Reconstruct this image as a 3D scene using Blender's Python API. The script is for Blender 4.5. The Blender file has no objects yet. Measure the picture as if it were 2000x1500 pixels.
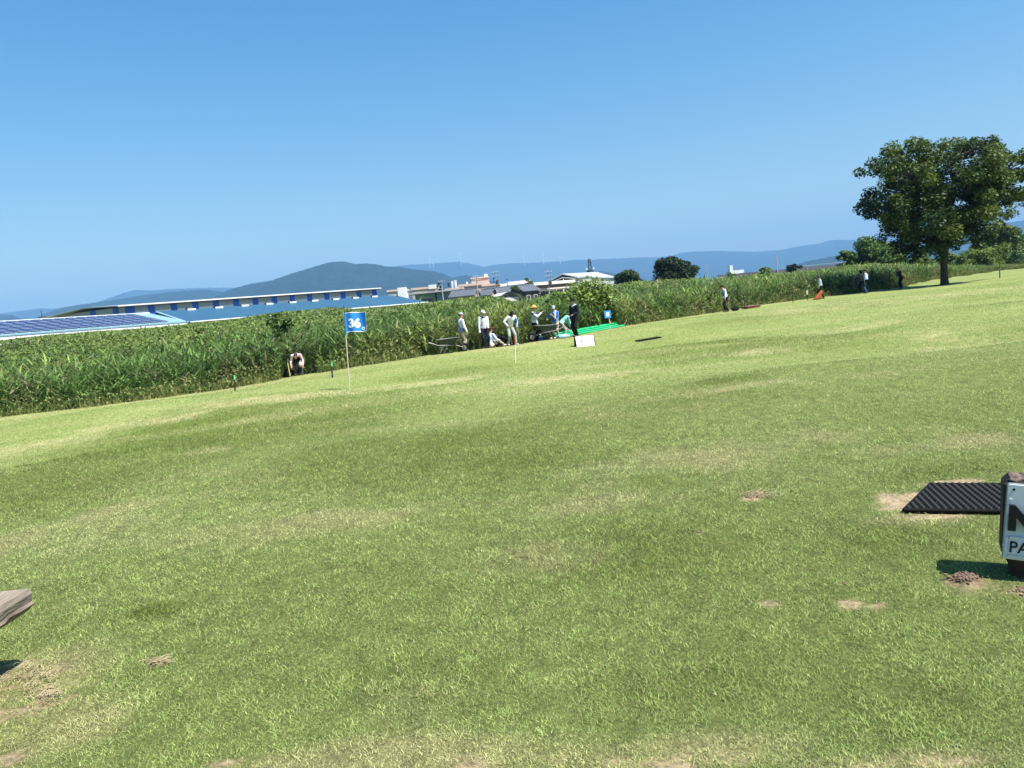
import bpy, bmesh, math, random
import numpy as np
from mathutils import Vector, Matrix

random.seed(7)
rng = np.random.default_rng(11)
R = math.radians
scene = bpy.context.scene
COL = scene.collection

# ------------------------------------------------------------------ camera
FPX, CX, CY = 1500.0, 1000.0, 750.0          # photograph: 2000 x 1500
PITCH, ROLL, EYE = R(5.98), R(5.5), 1.6
_f = np.array([0, math.cos(PITCH), -math.sin(PITCH)])
_r0 = np.array([1.0, 0, 0])
_u0 = np.cross(_r0, _f)
_r = _r0 * math.cos(ROLL) - _u0 * math.sin(ROLL)
_u = _u0 * math.cos(ROLL) + _r0 * math.sin(ROLL)
CAM = np.array([0, 0, EYE])
cam = bpy.data.cameras.new('camera')
cam.sensor_width = 36
cam.lens = FPX / 2000 * 36
cam.clip_start = 0.05
cam.clip_end = 40000
camo = bpy.data.objects.new('camera', cam)
COL.objects.link(camo)
camo.matrix_world = Matrix(((_r[0], _u[0], -_f[0], 0), (_r[1], _u[1], -_f[1], 0), (_r[2], _u[2], -_f[2], EYE), (0, 0, 0, 1)))
scene.camera = camo

# ------------------------------------------------------------------ light
SUN_AZ, SUN_EL = R(123), R(57)                # compass angle from +Y, clockwise
w = bpy.data.worlds.new('World')
scene.world = w
w.use_nodes = True
wn = w.node_tree.nodes
sky = wn.new('ShaderNodeTexSky')
sky.sky_type = 'NISHITA'
sky.sun_disc = False
sky.sun_elevation = SUN_EL
sky.sun_rotation = SUN_AZ
sky.altitude = 50
sky.air_density = 1.5
sky.dust_density = 1.0
sky.ozone_density = 5.0
hs = wn.new('ShaderNodeHueSaturation')
hs.inputs['Saturation'].default_value = 1.37
w.node_tree.links.new(sky.outputs[0], hs.inputs['Color'])
w.node_tree.links.new(hs.outputs[0], wn['Background'].inputs[0])
wn['Background'].inputs[1].default_value = 0.069
sl = bpy.data.lights.new('sun', 'SUN')
sl.energy = 4.9
sl.angle = R(0.53)
sl.color = (1.0, 0.955, 0.88)
slo = bpy.data.objects.new('sun', sl)
COL.objects.link(slo)
sdir = Vector((math.sin(SUN_AZ) * math.cos(SUN_EL), math.cos(SUN_AZ) * math.cos(SUN_EL), math.sin(SUN_EL)))
slo.rotation_euler = sdir.to_track_quat('Z', 'Y').to_euler()
scene.view_settings.view_transform = 'Standard'
scene.view_settings.look = 'None'
scene.view_settings.exposure = 1.14
scene.view_settings.gamma = 1.0
scene.cycles.use_denoising = True
scene.cycles.max_bounces = 8
scene.cycles.transparent_max_bounces = 8

# ------------------------------------------------------------------ pixel <-> world
def ray(px, py):
    return _f + _r * ((px - CX) / FPX) + _u * (-(py - CY) / FPX)

def at(px, py, Y):
    d = ray(px, py)
    return CAM + d * (Y / d[1])

def at_z(px, py, z):
    d = ray(px, py)
    return CAM + d * ((z - EYE) / d[2])

def project(X, Y, Z):
    p = np.stack([np.asarray(X, float), np.asarray(Y, float), np.asarray(Z, float) - EYE], -1)
    k = p @ _f
    return CX + FPX * (p @ _r) / k, CY - FPX * (p @ _u) / k

def hz(px):
    return 592 + (1000 - px) * math.tan(ROLL)

# ------------------------------------------------------------------ terrain
def warp(X, Y):
    X = np.asarray(X, float); Y = np.asarray(Y, float)
    yy = np.maximum(Y, -5) + 8
    return X / yy, np.log(yy)

_ctl = [(0, 1500, 0), (500, 1500, 0), (1000, 1500, 0), (1500, 1500, 0), (2000, 1500, 0), (1985, 1130, 0), (1850, 975, 0), (40, 1300, 0),
        (500, 1150, 0), (1000, 1000, -.05), (1000, 850, -.2), (1000, 745, -.22), (1000, 703, -.36), (0, 1000, -.15), (0, 900, -.5), (0, 858, -.7),
        (400, 850, -.34), (460, 760, -.78), (683, 760, -.45), (1500, 850, 0), (1500, 700, -.1), (1500, 640, -.15), (2000, 800, 0), (2000, 650, 0),
        (2000, 580, 0), (2000, 545, -.02), (1845, 556, -.15), (1300, 690, -.2), (1250, 655, -.3), (700, 900, -.15)]
_edge = [(-260, 838, -.95), (0, 815, -.92), (230, 788, -.88), (460, 757, -.8), (580, 735, -.68), (700, 716, -.52), (850, 693, -.36), (1000, 676, -.31),
         (1120, 657, -.28), (1240, 634, -.25), (1400, 610, -.23), (1500, 594, -.22), (1600, 581, -.2), (1700, 569, -.18), (1760, 560, -.16),
         (1800, 550, -.13), (1840, 544, -.11), (1890, 537, -.1), (1940, 530, -.1), (2000, 523, -.1), (2160, 505, -.1)]
_P = [at_z(*c) for c in _ctl + _edge]
for x in (-8, -4, 0, 4, 8):
    _P.append(np.array([x, -3, 0.0]))
_P = np.array(_P)
_ca, _cb = warp(_P[:, 0], _P[:, 1])
def _tps(d2):
    return 0.5 * d2 * np.log(d2 + 1e-9)
_n = len(_P)
_K = _tps((_ca[:, None] - _ca) ** 2 + (_cb[:, None] - _cb) ** 2) + np.eye(_n) * 1e-3
_A = np.zeros((_n + 3, _n + 3))
_A[:_n, :_n] = _K
_A[:_n, _n] = 1; _A[:_n, _n + 1] = _ca; _A[:_n, _n + 2] = _cb
_A[_n:, :_n] = _A[:_n, _n:].T
_W = np.linalg.solve(_A, np.concatenate([_P[:, 2], np.zeros(3)]))
_ew = np.array([at_z(*c) for c in _edge])
_ea, _eY = _ew[:, 0] / _ew[:, 1], _ew[:, 1]

def edge_Y(X, Y):
    a = np.asarray(X, float) / np.maximum(np.asarray(Y, float), 0.5)
    return np.interp(a, _ea, _eY)

def vnoise(X, Y, seed=0):
    X = np.asarray(X, float); Y = np.asarray(Y, float)
    xi = np.floor(X).astype(np.int64); yi = np.floor(Y).astype(np.int64)
    fx = X - xi; fy = Y - yi
    fx = fx * fx * (3 - 2 * fx); fy = fy * fy * (3 - 2 * fy)
    def h(i, j):
        n = (i * 374761393 + j * 668265263 + seed * 974711) & 0x7fffffff
        n = ((n ^ (n >> 13)) * 1274126177) & 0x7fffffff
        return ((n ^ (n >> 16)) & 0xffff) / 65535.0
    return (h(xi, yi) * (1 - fx) + h(xi + 1, yi) * fx) * (1 - fy) + (h(xi, yi + 1) * (1 - fx) + h(xi + 1, yi + 1) * fx) * fy

def fbm(X, Y, seed=0, oct=4):
    s = 0; amp = .5; tot = 0
    for k in range(oct):
        s = s + amp * vnoise(X * 2 ** k, Y * 2 ** k, seed + k * 17); tot += amp; amp *= .5
    return s / tot

def smooth(x, a, b):
    t = np.clip((x - a) / (b - a), 0, 1)
    return t * t * (3 - 2 * t)

def base_z(X, Y):
    X = np.asarray(X, float); Y = np.asarray(Y, float)
    a, b = warp(X, Y)
    a = np.clip(a, -.9, .9); b = np.minimum(b, math.log(115.0))
    sh = a.shape; a = a.ravel(); b = b.ravel()
    out = np.empty_like(a)
    for i in range(0, len(a), 40000):
        s = slice(i, i + 40000)
        d2 = (a[s, None] - _ca) ** 2 + (b[s, None] - _cb) ** 2
        out[s] = _tps(d2) @ _W[:_n] + _W[_n] + _W[_n + 1] * a[s] + _W[_n + 2] * b[s]
    und = (fbm(X * .085 + 3.1, Y * .12, 131, 2) - .5) * .95 * (1 - .8 * smooth(Y, 26, 38)) * smooth(Y, 7, 15) * (1 - smooth(Y, 70, 110)) * smooth(edge_Y(X, Y) - Y, .5, 6)
    return out.reshape(sh) + und

TOP = np.array([(-300, 698), (-100, 676), (0, 665), (100, 654), (190, 647), (250, 644), (320, 638), (380, 632), (450, 625), (530, 612), (560, 608), (600, 606), (650, 600), (700, 604), (760, 600), (800, 595), (850, 590),
                (880, 585), (940, 579), (975, 579), (1005, 590), (1050, 582), (1080, 572), (1150, 566), (1240, 549), (1300, 546), (1400, 541), (1440, 538), (1500, 533), (1550, 531), (1600, 526), (1640, 520), (1700, 514), (1800, 517),
                (1840, 518), (1900, 520), (2000, 516), (2200, 500)], float)
def canopy_top(X, Y):
    """height of the sight line over the reeds at ground points"""
    px, _ = project(X, Y, np.full_like(np.asarray(X, float), EYE))
    py = np.interp(px, TOP[:, 0], TOP[:, 1])
    v = -(py - CY) / FPX; h = (px - CX) / FPX
    dz = _f[2] + _r[2] * h + _u[2] * v; dy = _f[1] + _r[1] * h + _u[1] * v
    return EYE + dz / dy * np.asarray(Y, float)


def ground_z(X, Y):
    X = np.asarray(X, float); Y = np.asarray(Y, float)
    z = base_z(X, Y)
    e = Y - edge_Y(X, Y)
    near = smooth(Y, 5, 20)
    z = z - .5 * smooth(e, .3, 5) * near
    k = smooth(Y, 110, 170)
    z = z * (1 - k) + (-.6) * k
    a = X / np.maximum(Y, 1)
    b = smooth(e, 30, 41) * (1 - smooth(e, 47, 58)) * (1 - smooth(a, -.02, .10)) * (Y > 20)
    return z + b * np.maximum(canopy_top(X, np.maximum(Y, 1)) - .45 - z, 0)

def gz(x, y):
    return float(ground_z(np.array([x]), np.array([y]))[0])

def G(px, py):
    """where the ray of a pixel meets the lawn"""
    d = ray(px, py)
    Ys = np.exp(np.linspace(math.log(1.2), math.log(130), 1500))
    t = Ys / d[1]
    P = CAM[None] + d[None] * t[:, None]
    below = P[:, 2] - base_z(P[:, 0], P[:, 1])
    i = int(np.argmax(below < 0))
    if below[i] >= 0:
        i = int(np.argmin(below))
    p = P[i].copy()
    p[2] = gz(p[0], p[1])
    return p

# ------------------------------------------------------------------ materials
MATS = {}
def mat(name, color=(.5, .5, .5), rough=.8, var=0.0, scale=8.0, bump=0.0, bscale=40.0, metal=0.0, spec=.3, trans=0.0, col2=None, stretch=None):
    if name in MATS:
        return MATS[name]
    m = bpy.data.materials.new(name)
    m.use_nodes = True
    nt = m.node_tree; nd = nt.nodes; lk = nt.links
    b = nd['Principled BSDF']
    b.inputs['Base Color'].default_value = (*color, 1)
    b.inputs['Roughness'].default_value = rough
    b.inputs['Metallic'].default_value = metal
    b.inputs['Specular IOR Level'].default_value = spec
    tc = nd.new('ShaderNodeTexCoord')
    src = tc.outputs['Object']
    if stretch:
        mp = nd.new('ShaderNodeMapping')
        mp.inputs['Scale'].default_value = stretch
        lk.new(src, mp.inputs[0]); src = mp.outputs[0]
    if var or col2:
        n = nd.new('ShaderNodeTexNoise')
        n.inputs['Scale'].default_value = scale
        n.inputs['Detail'].default_value = 5
        lk.new(src, n.inputs['Vector'])
        r = nd.new('ShaderNodeValToRGB')
        r.color_ramp.elements[0].position = .3; r.color_ramp.elements[1].position = .7
        c2 = col2 or tuple(min(1, c * (1 + var)) for c in color)
        c1 = color if col2 else tuple(c * (1 - var) for c in color)
        r.color_ramp.elements[0].color = (*c1, 1); r.color_ramp.elements[1].color = (*c2, 1)
        lk.new(n.outputs['Fac'], r.inputs[0])
        lk.new(r.outputs[0], b.inputs['Base Color'])
    if bump:
        n2 = nd.new('ShaderNodeTexNoise')
        n2.inputs['Scale'].default_value = bscale
        n2.inputs['Detail'].default_value = 6
        lk.new(src, n2.inputs['Vector'])
        bp = nd.new('ShaderNodeBump')
        bp.inputs['Strength'].default_value = bump
        bp.inputs['Distance'].default_value = 0.02
        lk.new(n2.outputs['Fac'], bp.inputs['Height'])
        lk.new(bp.outputs[0], b.inputs['Normal'])
    MATS[name] = m
    return m

def leaf_mat(name, mult=(1, 1, 1), trans=.35, rough=.55, spec=.25):
    """leaf material: the colour of each leaf is stored on it"""
    m = bpy.data.materials.new(name)
    m.use_nodes = True
    nt = m.node_tree; nd = nt.nodes; lk = nt.links
    b = nd['Principled BSDF']
    at_ = nd.new('ShaderNodeAttribute'); at_.attribute_name = 'tint'
    mx = nd.new('ShaderNodeMix'); mx.data_type = 'RGBA'; mx.blend_type = 'MULTIPLY'
    mx.inputs[0].default_value = 1
    mx.inputs[7].default_value = (*mult, 1)
    lk.new(at_.outputs['Color'], mx.inputs[6])
    lk.new(mx.outputs[2], b.inputs['Base Color'])
    b.inputs['Roughness'].default_value = rough
    b.inputs['Specular IOR Level'].default_value = spec
    t = nd.new('ShaderNodeBsdfTranslucent')
    lk.new(mx.outputs[2], t.inputs[0])
    ms = nd.new('ShaderNodeMixShader')
    ms.inputs[0].default_value = trans
    lk.new(b.outputs[0], ms.inputs[1]); lk.new(t.outputs[0], ms.inputs[2])
    lk.new(ms.outputs[0], nd['Material Output'].inputs[0])
    return m

# ------------------------------------------------------------------ objects
def tag(o, label=None, cat=None, group=None, kind=None):
    if label: o['label'] = label
    if cat: o['category'] = cat
    if group: o['group'] = group
    if kind: o['kind'] = kind
    return o

def empty(name, loc, yaw=0.0, label=None, cat=None, group=None):
    o = bpy.data.objects.new(name, None)
    o.empty_display_size = .2
    o.location = loc
    o.rotation_euler = (0, 0, yaw)
    COL.objects.link(o)
    return tag(o, label, cat, group)

class MB:
    def __init__(s):
        s.v = []; s.f = []; s.m = []; s.mats = []; s.sm = []
    def mi(s, m):
        if m not in s.mats: s.mats.append(m)
        return s.mats.index(m)
    def add(s, vs, fs, m, smooth=False):
        o = len(s.v); k = s.mi(m)
        s.v.extend([tuple(v) for v in vs])
        for f in fs:
            s.f.append(tuple(i + o for i in f)); s.m.append(k); s.sm.append(smooth)
        return s
    def box(s, c, size, m, yaw=0.0, M=None, taper=1.0):
        hx, hy, hz_ = size[0] / 2, size[1] / 2, size[2] / 2
        vs = []
        for z, k in ((-hz_, 1), (hz_, taper)):
            for x, y in ((-hx, -hy), (hx, -hy), (hx, hy), (-hx, hy)):
                vs.append(Vector((x * k, y * k, z)))
        rot = M if M is not None else Matrix.Rotation(yaw, 3, 'Z')
        vs = [rot @ v + Vector(c) for v in vs]
        return s.add(vs, [(3, 2, 1, 0), (4, 5, 6, 7), (0, 1, 5, 4), (1, 2, 6, 5), (2, 3, 7, 6), (3, 0, 4, 7)], m)
    def tube(s, pts, rad, m, n=8, caps=True, smooth=True):
        pts = [Vector(p) for p in pts]
        if not hasattr(rad, '__len__'): rad = [rad] * len(pts)
        vs = []; up = None
        for i, p in enumerate(pts):
            d = (pts[min(i + 1, len(pts) - 1)] - pts[max(i - 1, 0)]).normalized()
            if up is None:
                up = Vector((0, 0, 1)) if abs(d.z) < .9 else Vector((1, 0, 0))
            a = d.cross(up).normalized(); b = a.cross(d).normalized()
            up = b
            for k in range(n):
                t = 2 * math.pi * k / n
                vs.append(p + (a * math.cos(t) + b * math.sin(t)) * rad[i])
        fs = []
        for i in range(len(pts) - 1):
            for k in range(n):
                k2 = (k + 1) % n
                fs.append((i * n + k2, i * n + k, (i + 1) * n + k, (i + 1) * n + k2))
        s.add(vs, fs, m, smooth)
        if caps:
            o = len(pts) - 1
            s.add(vs, [tuple(range(n)), tuple(o * n + k for k in range(n - 1, -1, -1))], m, False)
        return s
    def ell(s, c, rad, m, M=None, nu=12, nv=8, zmin=-1.0):
        vs = []; fs = []
        lat = [math.asin(max(-1, zmin)) + (math.pi / 2 - math.asin(max(-1, zmin))) * i / nv for i in range(nv + 1)]
        for la in lat:
            for k in range(nu):
                t = 2 * math.pi * k / nu
                v = Vector((math.cos(la) * math.cos(t) * rad[0], math.cos(la) * math.sin(t) * rad[1], math.sin(la) * rad[2]))
                if M is not None: v = M @ v
                vs.append(v + Vector(c))
        for i in range(nv):
            for k in range(nu):
                k2 = (k + 1) % nu
                fs.append((i * nu + k, i * nu + k2, (i + 1) * nu + k2, (i + 1) * nu + k))
        fs.append(tuple(range(nu - 1, -1, -1)))
        return s.add(vs, fs, m, True)
    def quad(s, a, b, c, d, m):
        return s.add([a, b, c, d], [(0, 1, 2, 3)], m)
    def build(s, name, parent=None, loc=None):
        me = bpy.data.meshes.new(name)
        me.from_pydata(s.v, [], s.f)
        for m in s.mats: me.materials.append(m)
        me.polygons.foreach_set('material_index', s.m)
        me.polygons.foreach_set('use_smooth', s.sm)
        me.update()
        o = bpy.data.objects.new(name, me)
        COL.objects.link(o)
        if parent is not None: o.parent = parent
        if loc is not None: o.location = loc
        return o

def np_mesh(name, V, L, starts, m, tint=None, smooth=False, parent=None):
    """V (n,3); L loop vertex indices; starts loop start of each face; tint (n,3)"""
    me = bpy.data.meshes.new(name)
    me.vertices.add(len(V)); me.loops.add(len(L)); me.polygons.add(len(starts))
    me.vertices.foreach_set('co', np.ascontiguousarray(V, np.float32).ravel())
    me.loops.foreach_set('vertex_index', np.ascontiguousarray(L, np.int32))
    me.polygons.foreach_set('loop_start', np.ascontiguousarray(starts, np.int32))
    if smooth:
        me.polygons.foreach_set('use_smooth', np.ones(len(starts), bool))
    me.update(calc_edges=True)
    if tint is not None:
        a = me.attributes.new('tint', 'FLOAT_COLOR', 'POINT')
        c = np.ones((len(V), 4), np.float32); c[:, :3] = tint
        a.data.foreach_set('color', c.ravel())
    me.materials.append(m)
    o = bpy.data.objects.new(name, me)
    COL.objects.link(o)
    if parent is not None: o.parent = parent
    return o

def strips(P, D, S, length, width, bend, color, nseg=2, taper_mid=.85):
    """blades: root P (n,3), direction D, side S, bend vector added at the tip -> V, L, starts, tint"""
    n = len(P)
    per = 2 * nseg + 1
    V = np.empty((n, per, 3))
    for i in range(nseg):
        t = i / nseg
        wd = width * (1 - .15 * t if i == 0 else taper_mid * (1 - t * .35))
        c = P + D * (length * t)[:, None] + bend * (t * t)
        V[:, 2 * i] = c - S * wd[:, None] * .5
        V[:, 2 * i + 1] = c + S * wd[:, None] * .5
    V[:, per - 1] = P + D * length[:, None] + bend
    loops = []; st = []; k = 0
    for i in range(nseg - 1):
        loops += [2 * i, 2 * i + 1, 2 * i + 3, 2 * i + 2]; st.append(k); k += 4
    loops += [2 * nseg - 2, 2 * nseg - 1, 2 * nseg]; st.append(k); k += 3
    base = np.arange(n)[:, None] * per
    L = (base + np.array(loops)[None]).ravel()
    starts = (np.arange(n)[:, None] * k + np.array(st)[None]).ravel()
    return V.reshape(-1, 3), L, starts, np.repeat(color, per, 0)

def cards(C, Nn, size, color, aspect=.6):
    """leaf cards: diamond-shaped folded leaves at C with normals Nn"""
    n = len(C)
    t = rng.normal(size=(n, 3)); t -= Nn * (t * Nn).sum(1)[:, None]
    t /= np.linalg.norm(t, axis=1)[:, None] + 1e-9
    b = np.cross(Nn, t)
    V = np.empty((n, 4, 3))
    h = size[:, None] * .5
    V[:, 0] = C - t * h
    V[:, 1] = C + b * h * aspect + Nn * h * .15
    V[:, 2] = C + t * h
    V[:, 3] = C - b * h * aspect + Nn * h * .15
    L = np.arange(n * 4)
    return V.reshape(-1, 3), L, np.arange(n) * 4, np.repeat(color, 4, 0)

def cat(parts):
    Vs, Ls, Ss, Ts = [], [], [], []; vo = lo = 0
    for V, L, S, T in parts:
        Vs.append(V); Ls.append(L + vo); Ss.append(S + lo); Ts.append(T)
        vo += len(V); lo += len(L)
    return np.concatenate(Vs), np.concatenate(Ls), np.concatenate(Ss), np.concatenate(Ts)

def unit(v):
    return v / (np.linalg.norm(v, axis=-1, keepdims=True) + 1e-9)

# ================================================================== SETTING: ground
# dry / bare / lush areas of the turf, with knoll shade and crest light painted in, as ellipses (photo pixel of the centre, half sizes in pixels)
def area(px, py, rx, ry, k):
    c = G(px, py)
    dist = c[1]
    a = G(px, py - ry)[1] - G(px, py + ry)[1] if py - ry > hz(px) + 12 else 12
    return (c[0], c[1], rx * dist / FPX, max(abs(a) / 2, .03), k)
LUSH_SHADE = [area(*q) for q in [(430, 845, 420, 62, 1.0), (150, 945, 330, 50, .8), (760, 890, 360, 50, .8), (1200, 800, 330, 30, .5),  (1430, 674, 250, 19, 1.0), (300, 1195, 70, 16, .8), (1250, 1075, 260, 60, .42), (800, 1330, 230, 60, .3),  # greener grass, and the shaded knoll and mound faces painted darker
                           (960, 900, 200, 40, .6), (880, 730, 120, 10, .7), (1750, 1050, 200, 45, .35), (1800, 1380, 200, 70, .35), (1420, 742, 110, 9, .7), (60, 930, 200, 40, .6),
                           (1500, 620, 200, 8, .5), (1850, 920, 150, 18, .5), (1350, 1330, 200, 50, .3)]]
DRY_LIT = [area(*q) for q in [(80, 872, 170, 14, .8), (300, 822, 170, 12, .8), (540, 780, 170, 10, .8), (820, 752, 200, 8, .7), (1120, 738, 220, 7, .7), (700, 1010, 450, 22, .45), (300, 985, 200, 14, .4), (1250, 975, 250, 25, .5), (1650, 740, 200, 12, .5), (1600, 650, 160, 7, .5), (60, 1330, 170, 75, .9), (700, 1490, 360, 50, 1.0), (1250, 1482, 380, 48, 1.0), (1000, 1475, 260, 45, .9), (1800, 1492, 340, 40, .85), (60, 1420, 160, 80, .7),  # dry grass, and the bright crest lines of the relief painted paler
                          (1390, 885, 190, 35, .8), (1830, 868, 180, 16, .8), (1900, 672, 130, 10, .9), (90, 1050, 160, 60, .6), (1480, 752, 110, 5, .9),
                          (1150, 925, 120, 30, .6), (500, 1040, 250, 30, .35), (1100, 1090, 150, 40, .45), (1700, 1190, 130, 25, .6), (1820, 1010, 130, 14, .8),
                          (1480, 688, 70, 6, .8), (1680, 850, 150, 20, .5), (1300, 790, 250, 25, .3), (400, 880, 60, 8, .6), (1700, 590, 250, 12, .5),
                          (1900, 1150, 70, 22, .7), (150, 1420, 110, 50, .6)]]
BARE = [area(*q) for q in [(1775, 978, 85, 26, 1.0), (1860, 1005, 110, 9, .9), (1850, 945, 90, 7, .8), (1480, 971, 42, 9, .75), (1500, 1180, 20, 9, .8), (1660, 1183, 28, 12, .75), (1715, 1186, 22, 8, .7),
                           (70, 1345, 140, 70, .50), (20, 1310, 70, 30, .62), (1000, 1494, 300, 26, .47), (1350, 1488, 240, 26, .44), (1750, 1497, 260, 18, .42), (85, 1362, 30, 14, .8), (20, 1485, 40, 22, .95), (440, 1492, 45, 12, .8), (150, 1398, 30, 9, .6), (310, 1300, 28, 7, .5),
                           (1885, 1140, 42, 16, 1.0), (1990, 1155, 30, 12, .8), (1365, 1042, 10, 4, .7), (1880, 940, 60, 6, .5), (1200, 1490, 60, 10, .5), (900, 1480, 60, 14, .5)]]
def field(L, X, Y, wob=1.0):
    out = np.zeros_like(X)
    for cx, cy, rx, ry, k in L:
        r = np.sqrt(((X - cx) / rx) ** 2 + ((Y - cy) / ry) ** 2)
        out = np.maximum(out, k * (1 - smooth(r, .3, 1.4)))
    return out

def turf(X, Y):
    """lush, dry, bare amounts of the turf at ground points, painted knoll shade and crest light included"""
    n1 = fbm(X * .35, Y * .22, 3); n2 = fbm(X * 1.7, Y * 1.3, 9); n3 = fbm(X * 7, Y * 7, 21, 3)
    lush_shade = np.clip(field(LUSH_SHADE, X, Y) * (.4 + 1.2 * n2) + (n1 - .5) * .9, 0, 1)
    dry = np.clip(field(DRY_LIT, X, Y) * (.3 + 1.4 * n2) + (n2 - .55) * .9 + (.5 - n1) * .6, 0, 1)
    e = edge_Y(X, Y) - Y
    dry = np.maximum(dry, .6 * (1 - smooth(e, .6, 3)) * (Y > 12))
    streak = fbm(X * .25 + Y * .12, Y * 1.1, 33, 3)                      # mower lines
    dry = np.clip(dry + (streak - .5) * 1.1 * smooth(Y, 7, 14), 0, 1)
    b = field(BARE, X, Y)
    n4 = fbm(X * 22, Y * 22, 27, 2)
    bare = smooth(b + (n3 - .5) * .9 + (n4 - .5) * .6, .30, .74) * (b > .02)
    return lush_shade, dry, bare

C_MID = np.array([.270, .332, .102]); C_LUSH_SHADE = np.array([.158, .206, .044]); C_DRY_LIT = np.array([.45, .43, .20]); C_BARE = np.array([.265, .208, .130])  # the lush tone also paints slope shade, the dry tone crest light
def turf_color(lush_shade, dry):
    c = C_MID + (C_LUSH_SHADE - C_MID) * lush_shade[:, None]
    return c + (C_DRY_LIT - c) * (dry * .8)[:, None]

la = np.concatenate([np.arange(math.log(2), math.log(9), .03), np.arange(math.log(9), math.log(17), .0035), np.arange(math.log(17), math.log(70), .011), np.arange(math.log(70), math.log(15000), .05)])
aa = np.concatenate([np.arange(-3, -.95, .08), np.arange(-.95, .95, .0045), np.arange(.95, 3.01, .08)])
YY = np.exp(la) - 8
A2, Y2 = np.meshgrid(aa, YY)
X2 = A2 * (Y2 + 8)
Z2 = ground_z(X2, Y2)
nr, nc = X2.shape
lush_shade, dry, bare = turf(X2.ravel(), Y2.ravel())
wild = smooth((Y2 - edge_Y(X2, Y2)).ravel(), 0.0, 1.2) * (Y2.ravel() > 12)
mound = field([area(1885, 1138, 36, 13, 1)], X2, Y2)
Z2 = Z2 + mound * .030 * (0.1 + 1.4 * fbm(X2 * 20, Y2 * 20, 5, 3)) + (fbm(X2 * .9, Y2 * .9, 44) - .5) * .05 * smooth(Y2, 4, 12)
tc = turf_color(lush_shade, dry) * (.34 + .36 * smooth(Y2.ravel(), 3.5, 22))[:, None]  # near ground darkened: shadow between the blades put into the colour
tc = tc + (C_BARE - tc) * bare[:, None]
tc = tc + (np.array([.15, .105, .07]) - tc) * np.clip(mound.ravel() * 1.3, 0, 1)[:, None]
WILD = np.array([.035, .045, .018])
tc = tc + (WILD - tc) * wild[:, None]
far = smooth(Y2.ravel(), 90, 200)
FARC = np.array([.07, .10, .035])
tc = tc + (FARC - tc) * far[:, None]
idx = np.arange(nr * nc).reshape(nr, nc)
q = np.stack([idx[:-1, :-1], idx[:-1, 1:], idx[1:, 1:], idx[1:, :-1]], -1).reshape(-1, 4)
def ground_mat():
    m = bpy.data.materials.new('turf ground')
    m.use_nodes = True
    nt = m.node_tree; nd = nt.nodes; lk = nt.links
    b = nd['Principled BSDF']
    b.inputs['Roughness'].default_value = .9
    b.inputs['Specular IOR Level'].default_value = .1
    a = nd.new('ShaderNodeAttribute'); a.attribute_name = 'tint'
    geo = nd.new('ShaderNodeNewGeometry')
    def noise(scale, detail, sc=None):
        n = nd.new('ShaderNodeTexNoise'); n.inputs['Scale'].default_value = scale; n.inputs['Detail'].default_value = detail
        src = geo.outputs['Position']
        if sc:
            mp = nd.new('ShaderNodeMapping'); mp.inputs['Scale'].default_value = sc; lk.new(src, mp.inputs[0]); src = mp.outputs[0]
        lk.new(src, n.inputs['Vector'])
        return n
    n1 = noise(38, 6); n2 = noise(9, 5, (1, .55, 1))
    mth = nd.new('ShaderNodeMath'); mth.operation = 'MULTIPLY_ADD'
    lk.new(n1.outputs['Fac'], mth.inputs[0]); mth.inputs[1].default_value = .6; 
    m2 = nd.new('ShaderNodeMath'); m2.operation = 'MULTIPLY'; lk.new(n2.outputs['Fac'], m2.inputs[0]); m2.inputs[1].default_value = .4
    lk.new(m2.outputs[0], mth.inputs[2])
    r = nd.new('ShaderNodeValToRGB')
    r.color_ramp.elements[0].position = .34; r.color_ramp.elements[0].color = (.5, .52, .45, 1)
    r.color_ramp.elements[1].position = .66; r.color_ramp.elements[1].color = (1.55, 1.5, 1.5, 1)
    lk.new(mth.outputs[0], r.inputs[0])
    mx = nd.new('ShaderNodeMix'); mx.data_type = 'RGBA'; mx.blend_type = 'MULTIPLY'; mx.inputs[0].default_value = 1
    lk.new(a.outputs['Color'], mx.inputs[6]); lk.new(r.outputs[0], mx.inputs[7])
    lk.new(mx.outputs[2], b.inputs['Base Color'])
    bp = nd.new('ShaderNodeBump'); bp.inputs['Strength'].default_value = .6; bp.inputs['Distance'].default_value = .03
    lk.new(mth.outputs[0], bp.inputs['Height']); lk.new(bp.outputs[0], b.inputs['Normal'])
    return m
GROUND_M = ground_mat()
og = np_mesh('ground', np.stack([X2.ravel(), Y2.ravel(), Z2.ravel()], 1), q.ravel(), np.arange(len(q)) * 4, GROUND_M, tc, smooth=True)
tag(og, 'rolling mown lawn with dry and bare patches, running out to the horizon', 'ground', kind='structure')

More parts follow.
